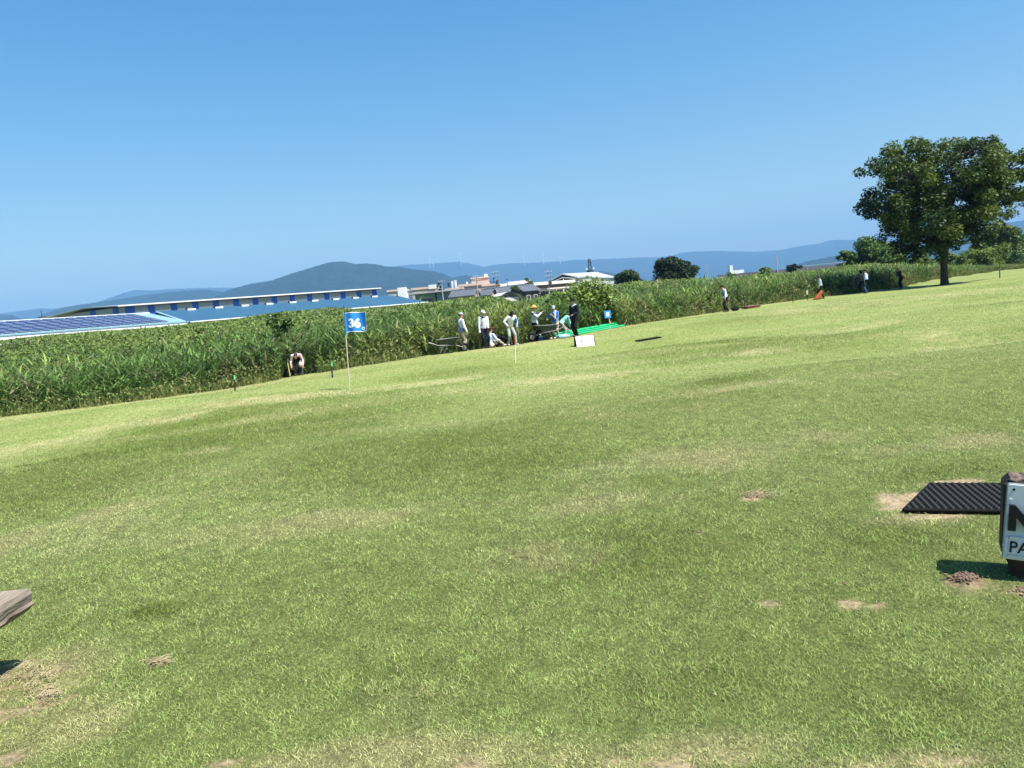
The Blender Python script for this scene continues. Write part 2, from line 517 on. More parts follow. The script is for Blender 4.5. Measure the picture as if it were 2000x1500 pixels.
# ------------------------------------------------------------------ grass blades
def grass(N, y0, y1, hscale):
    Y = np.exp(rng.uniform(math.log(y0), math.log(y1), N))
    X = rng.uniform(-.86, .86, N) * (Y + .4)
    k = Y < edge_Y(X, Y) - .1
    X, Y = X[k], Y[k]
    lush_shade, dry, bare = turf(X, Y)
    k = rng.random(len(X)) > bare * .86
    X, Y, lush_shade, dry = X[k], Y[k], lush_shade[k], dry[k]
    n = len(X)
    Z = ground_z(X, Y) + (fbm(X * .9, Y * .9, 44) - .5) * .05 * smooth(Y, 4, 12) - .003
    clump = fbm(X * 9, Y * 9, 77, 2)
    sc = (1 + np.maximum(Y - 3, 0) / 9.0) * hscale
    ln = (.012 + .015 * rng.random(n)) * (.75 + .55 * lush_shade) * (.6 + .8 * clump) * np.minimum(sc, 2.6)
    wd = .0026 * (.7 + .7 * rng.random(n)) * sc
    th = rng.uniform(0, 2 * math.pi, n)
    lean = rng.uniform(.15, 1.0, n)
    D = unit(np.stack([np.cos(th) * lean, np.sin(th) * lean, np.ones(n)], 1))
    ph = rng.uniform(0, 2 * math.pi, n)
    S = np.stack([np.cos(ph), np.sin(ph), np.zeros(n)], 1)
    bend = np.stack([np.cos(th), np.sin(th), -.35 * np.ones(n)], 1) * (ln * rng.uniform(.1, .7, n))[:, None]
    col = turf_color(lush_shade, dry)
    straw = rng.random(n) < (.06 + .35 * dry)
    col = np.where(straw[:, None], np.array([.40, .36, .17]) * (.7 + .5 * rng.random(n))[:, None], col)
    col = col * (.38 + 1.15 * rng.random(n) ** 1.3)[:, None] * (.72 + .56 * clump)[:, None] * np.array([1.20, 1.24, 1.28])
    P = np.stack([X, Y, Z], 1)
    return strips(P, D, S, ln, wd, bend, col, 2)
g = cat([grass(900000, 1.75, 9, 1.0), grass(420000, 9, 48, 1.0)])
o = np_mesh('grass', *g[:3], leaf_mat('grass blade', trans=.3, rough=.6, spec=.2), g[3])
tag(o, 'short mown grass blades covering the lawn', 'grass', kind='stuff')

# ------------------------------------------------------------------ hills
def hill_mat(name, c1, c2, scale):
    return mat(name, c1, .95, col2=c2, scale=scale, spec=.05)

def ridge(name, pts, D, wf, wb, base, m, label, namp, skew=0.0, treeline=0.0, seed=1):
    pts = np.array(pts, float)
    W = np.array([at(px, py, D + skew * (px - 1000)) for px, py in pts])
    nu = int((pts[-1, 0] - pts[0, 0]) * .9) + 20
    px = np.linspace(pts[0, 0], pts[-1, 0], nu)
    X = np.interp(px, pts[:, 0], W[:, 0]); Y = np.interp(px, pts[:, 0], W[:, 1]); Z = np.interp(px, pts[:, 0], W[:, 2])
    k = np.array([.25, .5, .25])
    Zs = np.convolve(np.pad(Z, 2, mode='edge'), np.convolve(k, k), 'valid')
    bump_ = (fbm(px * .45, px * 0 + seed, seed, 3) - .5) * 2 * treeline
    nv = 44
    t = np.concatenate([-np.linspace(1, 0, 30) ** 1.2, np.linspace(0, 1, nv - 29)[1:]])
    T, XX = np.meshgrid(t, X, indexing='ij')
    YYb = np.broadcast_to(Y, T.shape); ZZ = np.broadcast_to(Zs, T.shape)
    sp = fbm(XX / (wf * .35), T * 2.2 + seed, seed + 3, 4) - .5
    prof = np.clip(1 - np.abs(T) ** 1.15 + sp * namp * np.minimum(np.abs(T) * 3, 1) * (1 - np.abs(T)), 0, .985 + .015 * (T == 0))
    prof = np.where(T == 0, 1.0, prof)
    Zo = base + (np.maximum(ZZ, base + 1) - base) * prof + bump_[None] * (np.abs(T) < .03) + (fbm(XX / 25, T * wf / 25, seed + 50, 2) - .5) * treeline * 4 * (np.abs(T) > .03) * (np.abs(T) < .95)
    Yo = YYb + np.where(T < 0, T * wf, T * wb)
    V = np.stack([XX, Yo, Zo], -1).reshape(-1, 3)
    nr, nc = T.shape
    ii = np.arange(nr * nc).reshape(nr, nc)
    q = np.stack([ii[:-1, :-1], ii[:-1, 1:], ii[1:, 1:], ii[1:, :-1]], -1).reshape(-1, 4)
    o = np_mesh(name, V, q.ravel(), np.arange(len(q)) * 4, m, None, smooth=True)
    return tag(o, label, 'hill', kind='structure')

HM1 = hill_mat('forest hill', (.003, .010, .010), (.015, .032, .022), .016)
HM2 = hill_mat('far mountain forest', (.006, .018, .018), (.016, .032, .026), .003)
ridge('hill', [(425, 590), (450, 565), (490, 554), (530, 548), (570, 534), (610, 522), (640, 513), (666, 510), (680, 512), (693, 516), (706, 514.5), (734, 516), (758, 521),
               (778, 521), (810, 526), (834, 528), (850, 530), (870, 536), (887, 544), (905, 560)], 5000, 1100, 1100, -1, HM1,
      'rounded wooded hill rising behind the long warehouse', .35, treeline=3.2, seed=4)
ridge('hill', [(872, 556), (887, 543), (895, 539), (912, 538), (932, 542), (950, 547), (970, 551), (1000, 556), (1030, 560)], 5400, 800, 800, -1, HM1,
      'low wooded hill tailing off behind the pink buildings', .3, treeline=2.5, seed=6)
ridge('hill', [(70, 640), (90, 615), (105, 607), (120, 601), (150, 596), (200, 589), (250, 581), (300, 574), (325, 571), (360, 568), (400, 566), (425, 568), (445, 572), (480, 582)], 5900, 1100, 1100, -1, HM1,
      'long low wooded hill behind the left end of the warehouse', .3, treeline=3, seed=9)
ridge('hill', [(-60, 618), (-20, 615), (0, 614.5), (22, 615), (33, 620), (50, 634), (70, 650)], 5600, 700, 700, -1, HM1, 'small dark hill at the left end of the skyline', .3, treeline=3, seed=12)
ridge('mountain', [(-220, 628), (-100, 622), (0, 613.5), (20, 610), (50, 606), (80, 602), (110, 603), (150, 600), (190, 592), (207, 586), (237, 575), (250, 570), (265, 566), (300, 567.5), (332, 564.5),
                   (390, 562.5), (425, 562), (455, 562), (520, 566), (600, 570)], 10500, 2400, 2000, -1, HM2, 'pale blue mountain range behind the long low hill', .3, treeline=6, seed=15)
ridge('mountain', [(640, 548), (740, 526), (780, 519), (800, 517), (840, 515), (870, 513), (890, 511.5), (902, 512), (920, 515), (932, 518), (945, 521), (960, 518), (980, 515.5), (1000, 514), (1050, 513),
                   (1100, 510), (1125, 507), (1150, 508), (1170, 506), (1200, 505), (1250, 503), (1290, 502), (1310, 500), (1330, 494), (1350, 492), (1400, 490), (1440, 491), (1470, 492), (1500, 490),
                   (1530, 488), (1545, 484), (1560, 481), (1600, 476), (1615, 471), (1630, 468), (1660, 469), (1700, 466), (1760, 459), (1850, 452), (2000, 446), (2200, 440)], 11000, 2600, 2000, -1, HM2,
      'long pale blue mountain range crossing the skyline', .32, treeline=6, seed=21)
ridge('hill', [(1820, 500), (1860, 475), (1900, 455), (1925, 446), (1950, 439), (1975, 434), (2000, 430), (2080, 420), (2250, 412)], 6800, 1500, 1000, -1, HM1, 'blue wooded hill rising at the right edge behind the big tree', .3, treeline=4, seed=25)
ridge('hill', [(1530, 532), (1555, 519), (1575, 511), (1600, 506), (1625, 501), (1660, 497), (1720, 492), (1800, 490), (1900, 492)], 4800, 800, 800, -1, HM1, 'low hazy wooded hill beyond the raised road', .3, treeline=4, seed=28)
ridge('hill', [(1140, 540), (1155, 531), (1170, 529), (1190, 532), (1210, 538), (1240, 546)], 5400, 600, 600, -1, HM1, 'small hazy hill right of the tower behind the hall roof', .3, treeline=2.5, seed=31)
#@@SPLIT

# ================================================================== VEGETATION
LEAF = leaf_mat('leaf', trans=.3)
REEDM = leaf_mat('reed leaf', trans=.35, rough=.5)
BARK = mat('bark', (.055, .045, .035), .95, var=.4, scale=14, bump=.8, bscale=30, stretch=(1, 1, .25))

_clear = [(585, 733, .8), (905, 686, .9), (949, 680, .8), (958, 678, .9), (988, 674, .9), (1000, 673, .8), (1046, 665, .7), (1068, 664, 1.2), (1087, 658, .8), (1107, 656, .9), (1126, 658, .8), (877, 690, 1.3), (1055, 664, .5),
          (1419, 609, .8), (1604, 584, .9), (1683, 573, .9), (1693, 573, .8), (1760, 564, 1.1), (1436, 607, .7), (1466, 602, 1.3), (1577, 586, .4), (1455, 604, .4), (1549, 591, .4), (1110, 656, .9), (1130, 653, 1.0), (1150, 650, 1.0), (1170, 646, 1.0), (1190, 643, 1.0), (1208, 640, 1.0), (1191, 638, .5)]
CLEAR = [(G(a, b), r) for a, b, r in _clear]
def is_clear(X, Y):
    ok = np.ones(len(X), bool)
    for p, r in CLEAR:
        dx = X - p[0] * Y / p[1]
        ok &= ~((np.abs(dx) < r) & (Y < p[1] + (1.5 if 1050 < project(p[0], p[1], p[2])[0] < 1230 else .9)))
    return ok

DEPTH = 38.0
def reed_spots(n, e0, e1, a0=-.80, a1=.80):
    a = rng.uniform(a0, a1, n); ye = np.interp(a, _ea, _eY)
    # even per unit of ground: accept by distance
    Y = ye + rng.uniform(e0, e1, n)
    k = rng.random(n) < (Y / 125.0)
    a, Y = a[k], Y[k]
    k = is_clear(a * Y, Y)
    return (a * Y)[k], Y[k]

def reed_height(X, Y):
    e = Y - edge_Y(X, Y)
    g = ground_z(X, Y)
    top = canopy_top(X, Y) - g
    natural = .35 + 1.75 * smooth(e, -.2, 2.4) + .035 * e
    return np.minimum(natural * (.8 + .4 * fbm(X * .35, Y * .35, 51, 3)), np.maximum(top, .3)), g, e

def reeds(n, e0, e1, leaves, wmul=1.0):
    X, Y = reed_spots(n, e0, e1)
    H, g, e = reed_height(X, Y)
    kind = fbm(X * .12, Y * .12, 61, 3)
    N = len(X)
    H = H * rng.uniform(.72, 1.02, N) * np.where(rng.random(N) < .05, 1.16, 1.0)
    th = rng.uniform(0, 2 * math.pi, N); ln = rng.uniform(0, .13, N)
    D = unit(np.stack([np.cos(th) * ln, np.sin(th) * ln, np.ones(N)], 1))
    P = np.stack([X, Y, g - .05], 1)
    dkx = np.stack([np.cos(th + 1.57), np.sin(th + 1.57), np.zeros(N)], 1)
    yel = smooth(fbm(X * .22, Y * .22, 71, 3), .52, .72)
    base = np.array([.090, .155, .036]) + (np.array([.175, .225, .055]) - np.array([.090, .155, .036])) * yel[:, None]
    base = base * (.7 + .95 * kind)[:, None]
    straw = smooth(fbm(X * .5, Y * .5, 81, 2), .6, .75) * (1 - smooth(e, 0, 4))
    base = base + (np.array([.22, .18, .10]) - base) * (.6 * straw)[:, None]
    dead = rng.random(N) < .05
    base = np.where(dead[:, None], np.array([.30, .25, .14]) * rng.uniform(.6, 1.1, N)[:, None], base)
    parts = [strips(P, D, dkx, H * .92, np.full(N, .022), np.zeros((N, 3)), base * .8, 2)]
    for j in range(leaves):
        t = rng.uniform(.18, .95, N)
        Lp = P + D * (H * t)[:, None]
        az = rng.uniform(0, 2 * math.pi, N)
        o = np.stack([np.cos(az), np.sin(az), np.zeros(N)], 1)
        steep = rng.uniform(.6, 2.0, N)
        LD = unit(o + np.array([0, 0, 1.0]) * steep[:, None])
        ll = np.minimum(rng.uniform(.45, 1.0, N), H * .62)
        top = P[:, 2] + H
        bend = o * (ll * .35)[:, None] + np.array([0, 0, -1.0]) * (ll * rng.uniform(.15, .65, N))[:, None]
        S = np.stack([-np.sin(az), np.cos(az), np.zeros(N)], 1)
        col = base * (.42 + 1.3 * rng.random(N) ** 1.6)[:, None]
        parts.append(strips(Lp, LD, S, ll, rng.uniform(.048, .088, N) * wmul, bend, col, 2))
    return parts
rp = reeds(24000, -.15, 7, 6) + reeds(44000, 6, DEPTH, 6, 1.35)
r_ = cat(rp)
o = np_mesh('reeds', *r_[:3], REEDM, r_[3])
tag(o, 'dense belt of tall green reeds beyond the lawn', 'reeds', kind='stuff')

# low broad-leaved weeds at the foot and vine-covered thicket on the far side of the reeds
def weeds():
    X, Y = reed_spots(40000, -.3, 1.6)
    g = ground_z(X, Y); n = len(X)
    h = rng.random(n) ** 1.5 * (.25 + .9 * fbm(X * .6, Y * .6, 91, 2))
    C = np.stack([X, Y, g + h], 1)
    Nn = unit(rng.normal(size=(n, 3)) * .8 + np.array([0, -.2, .8]))
    b = fbm(X * .5, Y * .5, 93, 3)[:, None]
    col = (np.array([.11, .17, .04]) * (1 - b) + np.array([.26, .24, .09]) * b) * (.6 + .8 * rng.random(n))[:, None]
    p1 = cards(C, Nn, rng.uniform(.06, .15, n), col)
    # fine bent grass among the weeds
    D = unit(np.stack([rng.normal(size=n) * .4, rng.normal(size=n) * .4, np.ones(n)], 1))
    az = rng.uniform(0, 6.28, n)
    S = np.stack([np.cos(az), np.sin(az), np.zeros(n)], 1)
    p2 = strips(np.stack([X, Y, g], 1), D, S, rng.uniform(.2, .6, n), rng.uniform(.012, .025, n), rng.normal(size=(n, 3)) * .08, col * 1.15, 2)
    return cat([p1, p2])
wd_ = weeds()
o = np_mesh('undergrowth', *wd_[:3], LEAF, wd_[3])
tag(o, 'low weeds and straggling grass along the foot of the reeds', 'weeds', kind='stuff')

def thicket():
    n = 170000
    a = rng.uniform(-.82, .75, n); ye = np.interp(a, _ea, _eY)
    e = rng.uniform(16, DEPTH + 5, n)
    Y = ye + e; X = a * Y
    k = (rng.random(n) < Y / 120.0) & ((fbm(X * .10, Y * .10, 101, 3) + .25 * smooth(-X / Y, -.1, .3) + .30 * smooth(e, 20, 38)) > .66)
    X, Y, e = X[k], Y[k], e[k]
    g = ground_z(X, Y); n = len(X)
    top = canopy_top(X, Y)
    lump = fbm(X * .55, Y * .55, 103, 3)
    H = np.minimum(2.0 + .045 * e + 1.5 * (lump - .5), np.maximum(top - g, .4) * (.84 + .22 * lump))
    C = np.stack([X, Y, g + H * (1 - .75 * rng.random(n) ** 2)], 1)
    Nn = unit(rng.normal(size=(n, 3)) * .55 + np.array([0, -.35, .75]))
    b = fbm(X * .2, Y * .2, 107, 3)[:, None]
    col = (np.array([.085, .145, .034]) * (1 - b) + np.array([.18, .235, .055]) * b) * (.6 + .8 * rng.random(n))[:, None]
    return cards(C, Nn, rng.uniform(.12, .26, n), col, .75)
t_ = thicket()
o = np_mesh('undergrowth', *t_[:3], LEAF, t_[3])
tag(o, 'broad-leaved vines and scrub spread over the far side of the reeds', 'scrub', kind='stuff')

def crown_mesh(name, pads, per, size, c1, c2, parent, up=.7, hollow=.25):
    """pads: (x,y,z,rx,rz) leaf clumps; colour varies clump by clump"""
    parts = []
    for (x, y, z, rx, rz) in pads:
        n = int(per * (rx * rx) * rng.uniform(.8, 1.2)) + 6
        v = unit(rng.normal(size=(n, 3)))
        rr = rng.uniform(hollow, 1, n) ** .5
        C = np.array([x, y, z]) + v * rr[:, None] * np.array([rx, rx, rz])
        Nn = unit(rng.normal(size=(n, 3)) * .6 + v * .35 + np.array([0, 0, up]))
        t = rng.random()
        col = (np.array(c1) * (1 - t) + np.array(c2) * t) * (.65 + .7 * rng.random(n))[:, None]
        parts.append(cards(C, Nn, size * rng.uniform(.6, 1.4, n), col))
    p = cat(parts)
    return np_mesh(name, *p[:3], LEAF, p[3], parent=parent)

# ---- the big tree
tb = G(1845, 556)
TD = tb[1]; S_ = TD / FPX / 4.41
big = empty('broadleaf_tree', tb, 0, 'big solitary broad-crowned dark green tree on the lawn', 'tree')
PADS = [(560, 200, 110), (720, 190, 100), (640, 290, 120), (470, 260, 90), (400, 350, 110), (300, 415, 85), (370, 400, 80), (520, 400, 120), (790, 300, 105), (900, 380, 90), (1020, 330, 100), (1150, 200, 110), (1080, 260, 100), (1030, 195, 60),
        (1230, 250, 100), (1180, 160, 70), (1330, 320, 110), (1470, 330, 100), (1510, 290, 70), (1450, 450, 120), (1540, 440, 80), (1300, 470, 120), (1150, 450, 120), (980, 480, 120), (800, 460, 130), (640, 520, 130),
        (500, 510, 90), (400, 590, 100), (270, 650, 65), (230, 700, 55), (330, 720, 110), (470, 680, 120), (620, 670, 130), (800, 640, 130), (980, 650, 120), (1150, 610, 130), (1300, 620, 110), (1420, 610, 100),
        (1530, 630, 90), (1480, 690, 60), (280, 820, 60), (400, 830, 100), (540, 840, 110), (700, 820, 120), (850, 790, 110), (1000, 810, 120), (1130, 780, 120), (1250, 770, 90), (1330, 790, 60), (430, 910, 80), (560, 950, 90),
        (700, 950, 110), (850, 940, 110), (1000, 950, 110), (1120, 900, 110), (1200, 890, 70), (500, 1030, 60), (620, 1100, 65), (700, 1150, 75), (760, 1070, 85), (1000, 1060, 75), (1080, 1030, 75), (600, 1090, 80), (820, 1030, 90), (930, 1030, 80), (1150, 970, 80), (500, 1000, 80), (1610, 430, 90), (1620, 620, 80), (1640, 330, 60)]
pads = []
cxz, czz = 900, 620
for zx, zy, r in PADS:
    zx = 940 + (zx - 940) * .955
    p = at(1640 + zx / 4.41, 240 + zy / 4.41, TD) - tb
    span = 1 - ((zx - cxz) / 760) ** 2 - ((zy - czz) / 640) ** 2
    dep = math.sqrt(max(span, 0.03)) * 5.0
    for k in range(3):
        y = (random.uniform(-1, -.3), random.uniform(.2, 1), random.uniform(-.4, .4))[k] * dep
        rr = r * S_ * random.uniform(.8, 1.05)
        pads.append((p[0] + random.uniform(-.2, .2), y, p[2] * (1 + y / TD) + random.uniform(-.15, .15), rr * .90, rr * .70))
for k in range(46):                          # inner foliage behind the outer clumps
    v = Vector((random.gauss(0, 1), random.gauss(0, 1), random.gauss(0, 1))).normalized() * random.random() ** .4
    pads.append((v.x * 4.6 + .2, v.y * 4.0, 6.4 + v.z * 3.3, 1.0, .75))
crown_mesh('crown', pads, 360, .23, (.022, .050, .011), (.105, .150, .026), big, up=.9, hollow=.1)
m = MB()
fork = Vector((.0, 0, 2.25))
m.tube([(0, 0, -.25), (0, 0, 0.05), (-.01, 0, .5), (0, 0, 1.3), fork, (0.05, .05, 3.0)], [.42, .32, .265, .245, .27, .2], BARK, 12)
limbs = []
for tx, ty, tz, r in [(-4.2, .3, 5.6, .15), (-2.4, -1.6, 7.8, .16), (-.9, 1.4, 9.4, .17), (.9, -.8, 9.3, .17), (2.4, .8, 9.4, .16), (3.8, -1.0, 7.4, .15), (4.6, .8, 5.4, .12), (-2.2, 1.6, 4.0, .11), (2.2, -1.7, 4.6, .12), (.3, 2.8, 6.2, .13), (.2, -2.8, 6.5, .13)]:
    e = Vector((tx, ty, tz)); mid = fork.lerp(e, .45) + Vector((-.12 * tx, -.1 * ty, .25))
    pts = [fork + Vector((tx * .02, ty * .02, -.25)), fork.lerp(mid, .5) + Vector((tx * -.04, 0, .1)), mid, mid.lerp(e, .5) + Vector((0, 0, .15)), e]
    m.tube(pts, [r, r * .85, r * .65, r * .42, r * .15], BARK, 8)
    limbs += [(p, r) for p in (pts[1], mid, pts[3], e)]
for (x, y, z, rx, rz) in pads:
    c = Vector((x, y, z))
    lp = min(limbs, key=lambda q: (q[0] - c).length + max(0, q[0].z - z) * 2)
    mid = lp[0].lerp(c, .5) + Vector((random.uniform(-.2, .2), random.uniform(-.2, .2), .15))
    m.tube([lp[0], mid, c], [.05, .035, .012], BARK, 5, caps=False)
m.build('trunk', big)

def bush(name, px, pyb, pyt, wpx, D, label, cat_='bush', c1=(.06, .11, .03), c2=(.12, .17, .04), npads=26, size=.2, per=60, group=None, zb=None, stems=3, flat=.75, depth=None, conic=False, bark=BARK):
    base = at(px, pyb, D)
    z0 = gz(base[0], D) if zb is None else zb
    H = at(px, pyt, D)[2] - z0
    Wd = wpx * D / FPX
    o = empty(name, (base[0], D, z0), 0, label, cat_, group)
    pads = []
    dp = depth or Wd * .8
    for k in range(npads):
        t = random.uniform(.12, .93)
        env = math.sqrt(max(.05, 1 - (2 * t - .8) ** 2 / 1.5)) if not conic else (1.05 - t)
        th = random.uniform(0, 6.283); q = math.sqrt(random.random()) * env
        rr = Wd * random.uniform(.10, .2) * (1 if not conic else env + .3)
        rr = min(rr, H * .3)
        pads.append((q * math.cos(th) * (Wd / 2 - rr * .7), q * math.sin(th) * (dp / 2 - rr * .7), max(rr * .5, t * H - rr * flat * .3), rr, rr * flat))
    pads.append((0, 0, H - Wd * .1 * flat, Wd * .12, Wd * .1 * flat))
    m = MB()
    for k in range(stems):
        p = random.choice(pads)
        m.tube([(random.uniform(-.1, .1), random.uniform(-.1, .1), -.1), (p[0] * .3, p[1] * .3, p[2] * .5), (p[0], p[1], p[2])], [max(.03, H * .018), max(.02, H * .013), .012], bark, 6)
    crown_mesh('crown', pads, per / (Wd * Wd / 16 + .3) * 3, size, c1, c2, o)
    m.build('trunk', o)
    return o

bush('shrub', 1152, 648, 545, 150, 45.5, 'bright yellow-green leafy shrub rising out of the reeds behind the workers', c1=(.14, .22, .045), c2=(.24, .31, .065), npads=46, size=.22, per=140, flat=1.0)
bush('shrub', 1092, 640, 566, 70, 46.5, 'smaller mid-green shrub leaning on the left of the bright yellow-green shrub', c1=(.07, .13, .03), c2=(.13, .19, .045), npads=24, size=.2, per=120)
bush('shrub', 552, 700, 609, 76, 42, 'dark feathery shrub standing above the reeds left of the numbered flag', c1=(.05, .10, .028), c2=(.10, .16, .04), npads=18, size=.24, per=60)
bush('shrub', 496, 745, 672, 76, 37, 'dark bramble shrub at the lawn edge left of the bending worker', c1=(.03, .06, .018), c2=(.08, .11, .03), npads=30, size=.14, per=120)
bush('shrub', 400, 690, 640, 66, 52, 'low pale scrubby shrub between the reeds and the solar roof', c1=(.07, .12, .03), c2=(.12, .17, .04), npads=22, size=.22, per=100)
bush('dome_tree', 1315, 560, 500, 112, 150, 'dark green dome-shaped tree on the far side of the reeds', 'tree', c1=(.016, .036, .012), c2=(.04, .066, .018), npads=44, size=.5, per=300, flat=.6)
bush('small_tree', 1228, 566, 527, 62, 150, 'small dark tree with a ragged top left of the dome-shaped tree', 'tree', c1=(.03, .06, .018), c2=(.06, .10, .025), npads=40, size=.42, per=260, flat=.8)
bush('shrub', 1492, 560, 522, 64, 84, 'round green shrub standing above the reeds below the raised road', c1=(0.068, 0.135, 0.034), c2=(0.149, 0.223, 0.054), npads=26, size=.24, per=150)
bush('shrub', 1425, 560, 531, 40, 88, 'low green shrub in the reeds below the white tower block', c1=(0.108, 0.176, 0.041), c2=(0.162, 0.230, 0.054), npads=16, size=.22, per=120)
bush('small_tree', 1692, 540, 461, 110, 108, 'leafy green tree left of the big tree with a pointed top', 'tree', c1=(0.054, 0.115, 0.030), c2=(0.135, 0.203, 0.047), npads=40, size=.36, per=240)
bush('small_tree', 1650, 545, 488, 66, 104, 'lower leafy tree at the left foot of the pointed green tree', 'tree', c1=(0.068, 0.128, 0.030), c2=(0.149, 0.216, 0.047), npads=26, size=.34, per=180)
bush('small_tree', 1752, 545, 488, 70, 104, 'yellow-green tree half hidden by the left side of the big crown', 'tree', c1=(0.081, 0.149, 0.034), c2=(0.176, 0.243, 0.054), npads=28, size=.34, per=180)
bush('small_tree', 1802, 545, 496, 60, 106, 'pale green tree seen just left of the big trunk', 'tree', c1=(0.081, 0.149, 0.041), c2=(0.162, 0.230, 0.061), npads=24, size=.34, per=160)
bush('shrub', 1915, 535, 484, 92, 112, 'light yellow-green shrub right of the big trunk', c1=(0.121, 0.189, 0.041), c2=(0.216, 0.284, 0.061), npads=34, size=.3, per=190)
bush('small_tree', 1962, 530, 440, 90, 126, 'tall olive-green tree at the right edge below the blue hill', 'tree', c1=(0.068, 0.115, 0.027), c2=(0.149, 0.196, 0.047), npads=40, size=.4, per=260)
bush('small_tree', 2030, 530, 434, 80, 130, 'olive-green tree cut by the right edge of the view', 'tree', c1=(0.061, 0.108, 0.027), c2=(0.135, 0.189, 0.047), npads=30, size=.4, per=240)
bush('shrub', 1990, 528, 488, 70, 108, 'dark green shrub at the lower right edge beside the lawn', c1=(0.054, 0.108, 0.030), c2=(0.115, 0.182, 0.047), npads=26, size=.3, per=160)
bush('shrub', 1878, 540, 500, 46, 110, 'green shrub behind the clipped dark hedge', c1=(0.081, 0.149, 0.041), c2=(0.162, 0.230, 0.054), npads=18, size=.3, per=140)
bush('small_tree', 1925, 535, 462, 70, 128, 'olive-green tree between the big crown and the tall edge tree', 'tree', c1=(.07, .12, .03), c2=(.15, .20, .05), npads=30, size=.4, per=260)
bush('shrub', 1858, 540, 492, 60, 116, 'yellow-green shrub directly behind the big trunk', c1=(.10, .16, .035), c2=(.18, .24, .05), npads=24, size=.3, per=180)
bush('small_tree', 1725, 542, 470, 80, 112, 'bushy green tree behind the left edge of the big crown', 'tree', c1=(.06, .11, .028), c2=(.14, .19, .045), npads=34, size=.36, per=240)
# sapling
sp = G(1953, 543)
sap = empty('sapling', sp, 0, 'young sapling with a thin bare stem on the far lawn', 'tree')
m = MB(); m.tube([(0, 0, -.1), (0, 0, 1.0), (-.05, 0, 2.3)], [.055, .045, .02], mat('pale bark', (.20, .17, .10), .9, var=.3), 7); m.build('trunk', sap)
crown_mesh('crown', [(random.uniform(-.6, .6), random.uniform(-.5, .5), 1.75 + random.uniform(-.35, .7), .4, .35) for _ in range(12)], 220, .16, (.09, .14, .03), (.15, .20, .045), sap)

def hedge(px0, px1, pyt, pyb, label):
    p0, p1 = G(px0, pyb), G(px1, pyb + (px0 - px1) * .09)
    a = Vector(p0); b = Vector(p1); b.y = a.y + 1.0
    L = (b - a); ln = Vector((L.x, L.y, 0)).length
    h = at(px0, pyt, a.y)[2] - p0[2]
    o = empty('hedge', ((a.x + b.x) / 2, (a.y + b.y) / 2, min(p0[2], p1[2])), math.atan2(L.y, L.x), label, 'hedge')
    n = int(420 * ln)
    C = np.stack([rng.uniform(-.5, .5, n) * ln, rng.uniform(-.5, .5, n) * 1.0, rng.uniform(.02, 1, n) * h], 1)
    k = rng.integers(0, 3, n)
    C[k == 0, 2] = h * rng.uniform(.9, 1.0, (k == 0).sum()); C[k == 1, 1] = -.5 * rng.uniform(.85, 1, (k == 1).sum())
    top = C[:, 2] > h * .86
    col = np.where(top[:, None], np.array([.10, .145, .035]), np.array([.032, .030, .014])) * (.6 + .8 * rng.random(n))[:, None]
    p = cards(C, unit(rng.normal(size=(n, 3)) + np.array([0, -.4, .4])), rng.uniform(.08, .2, n), col)
    np_mesh('foliage', *p[:3], LEAF, p[3], parent=o)
    m = MB()
    for i in range(max(3, int(ln / .7))):
        x = -ln / 2 + (i + .5) * ln / max(3, int(ln / .7))
        m.tube([(x, 0, -.05), (x + .1, 0, h * .5), (x - .05, .1, h * .85)], [.035, .03, .015], BARK, 5)
    m.build('stem', o)
hedge(1852, 1895, 521, 538, 'long clipped hedge with a bare brown side right of the big trunk')
hedge(1928, 1950, 524, 529, 'low dark clipped hedge left of the sapling')
hedge(1971, 1994, 517, 525, 'low clipped hedge at the far right of the lawn')
#@@SPLIT2

# ================================================================== BUILDINGS
GZ = -.6
WHITE = mat('white cladding', (.72, .73, .72), .6, var=.06, scale=.4)
CLAD_SHADE = mat('grey cladding and eave shade', (.42, .42, .43), .6, var=.06, scale=.5)  # grey cladding; on the warehouse it paints the eave shade
BLUEP = mat('blue panel', (.025, .13, .52), .5, var=.1, scale=.6)
ROOFW = mat('pale roof sheet', (.60, .60, .58), .5, var=.06, scale=.3)
DARK = mat('dark gap', (.02, .022, .025), .8)
BLUER = mat('blue roof sheet', (.030, .090, .15), .45, var=.10, scale=.35, stretch=(1, .15, 1))
CYANR = mat('pale blue roof trim', (.20, .33, .40), .45, var=.08, scale=1)
PV = mat('solar cell', (.045, .058, .13), .25, var=.2, scale=1.5, spec=.5)
PVF = mat('solar frame', (.28, .30, .36), .4)
GLASS = mat('window glass', (.03, .045, .055), .12, spec=.6)
PINK = mat('pinkish wall', (.50, .37, .31), .8, var=.08, scale=.5)
PINKR = mat('pinkish parapet', (.62, .46, .39), .8, var=.06, scale=.5)
TILE = mat('dark grey roof tile', (.095, .105, .125), .6, var=.35, scale=2.5, bump=.4, bscale=6)
REDT = mat('red brown roof tile', (.14, .035, .028), .65, var=.3, scale=2.5)
TAN = mat('tan plaster', (.36, .26, .19), .85, var=.1, scale=1)
DKW = mat('dark timber wall', (.07, .055, .045), .85, var=.2, scale=2)
GREENW = mat('pale green wall', (.22, .33, .29), .7, var=.12, scale=1.2)
CREAM = mat('cream sheet', (.62, .58, .50), .7, var=.06, scale=.5)
CONC = mat('concrete', (.36, .35, .33), .85, var=.12, scale=.8)
STEELG = mat('galvanised steel', (.30, .32, .33), .5, metal=.3, var=.1)

def frame(name, A, B, label, cat_='building', z=GZ, group=None):
    A = Vector((A[0], A[1], 0)); B = Vector((B[0], B[1], 0))
    d = B - A
    return empty(name, (A.x, A.y, z), math.atan2(d.y, d.x), label, cat_, group), d.length

def part(name, par, fn):
    m = MB(); fn(m)
    return m.build(name, par)

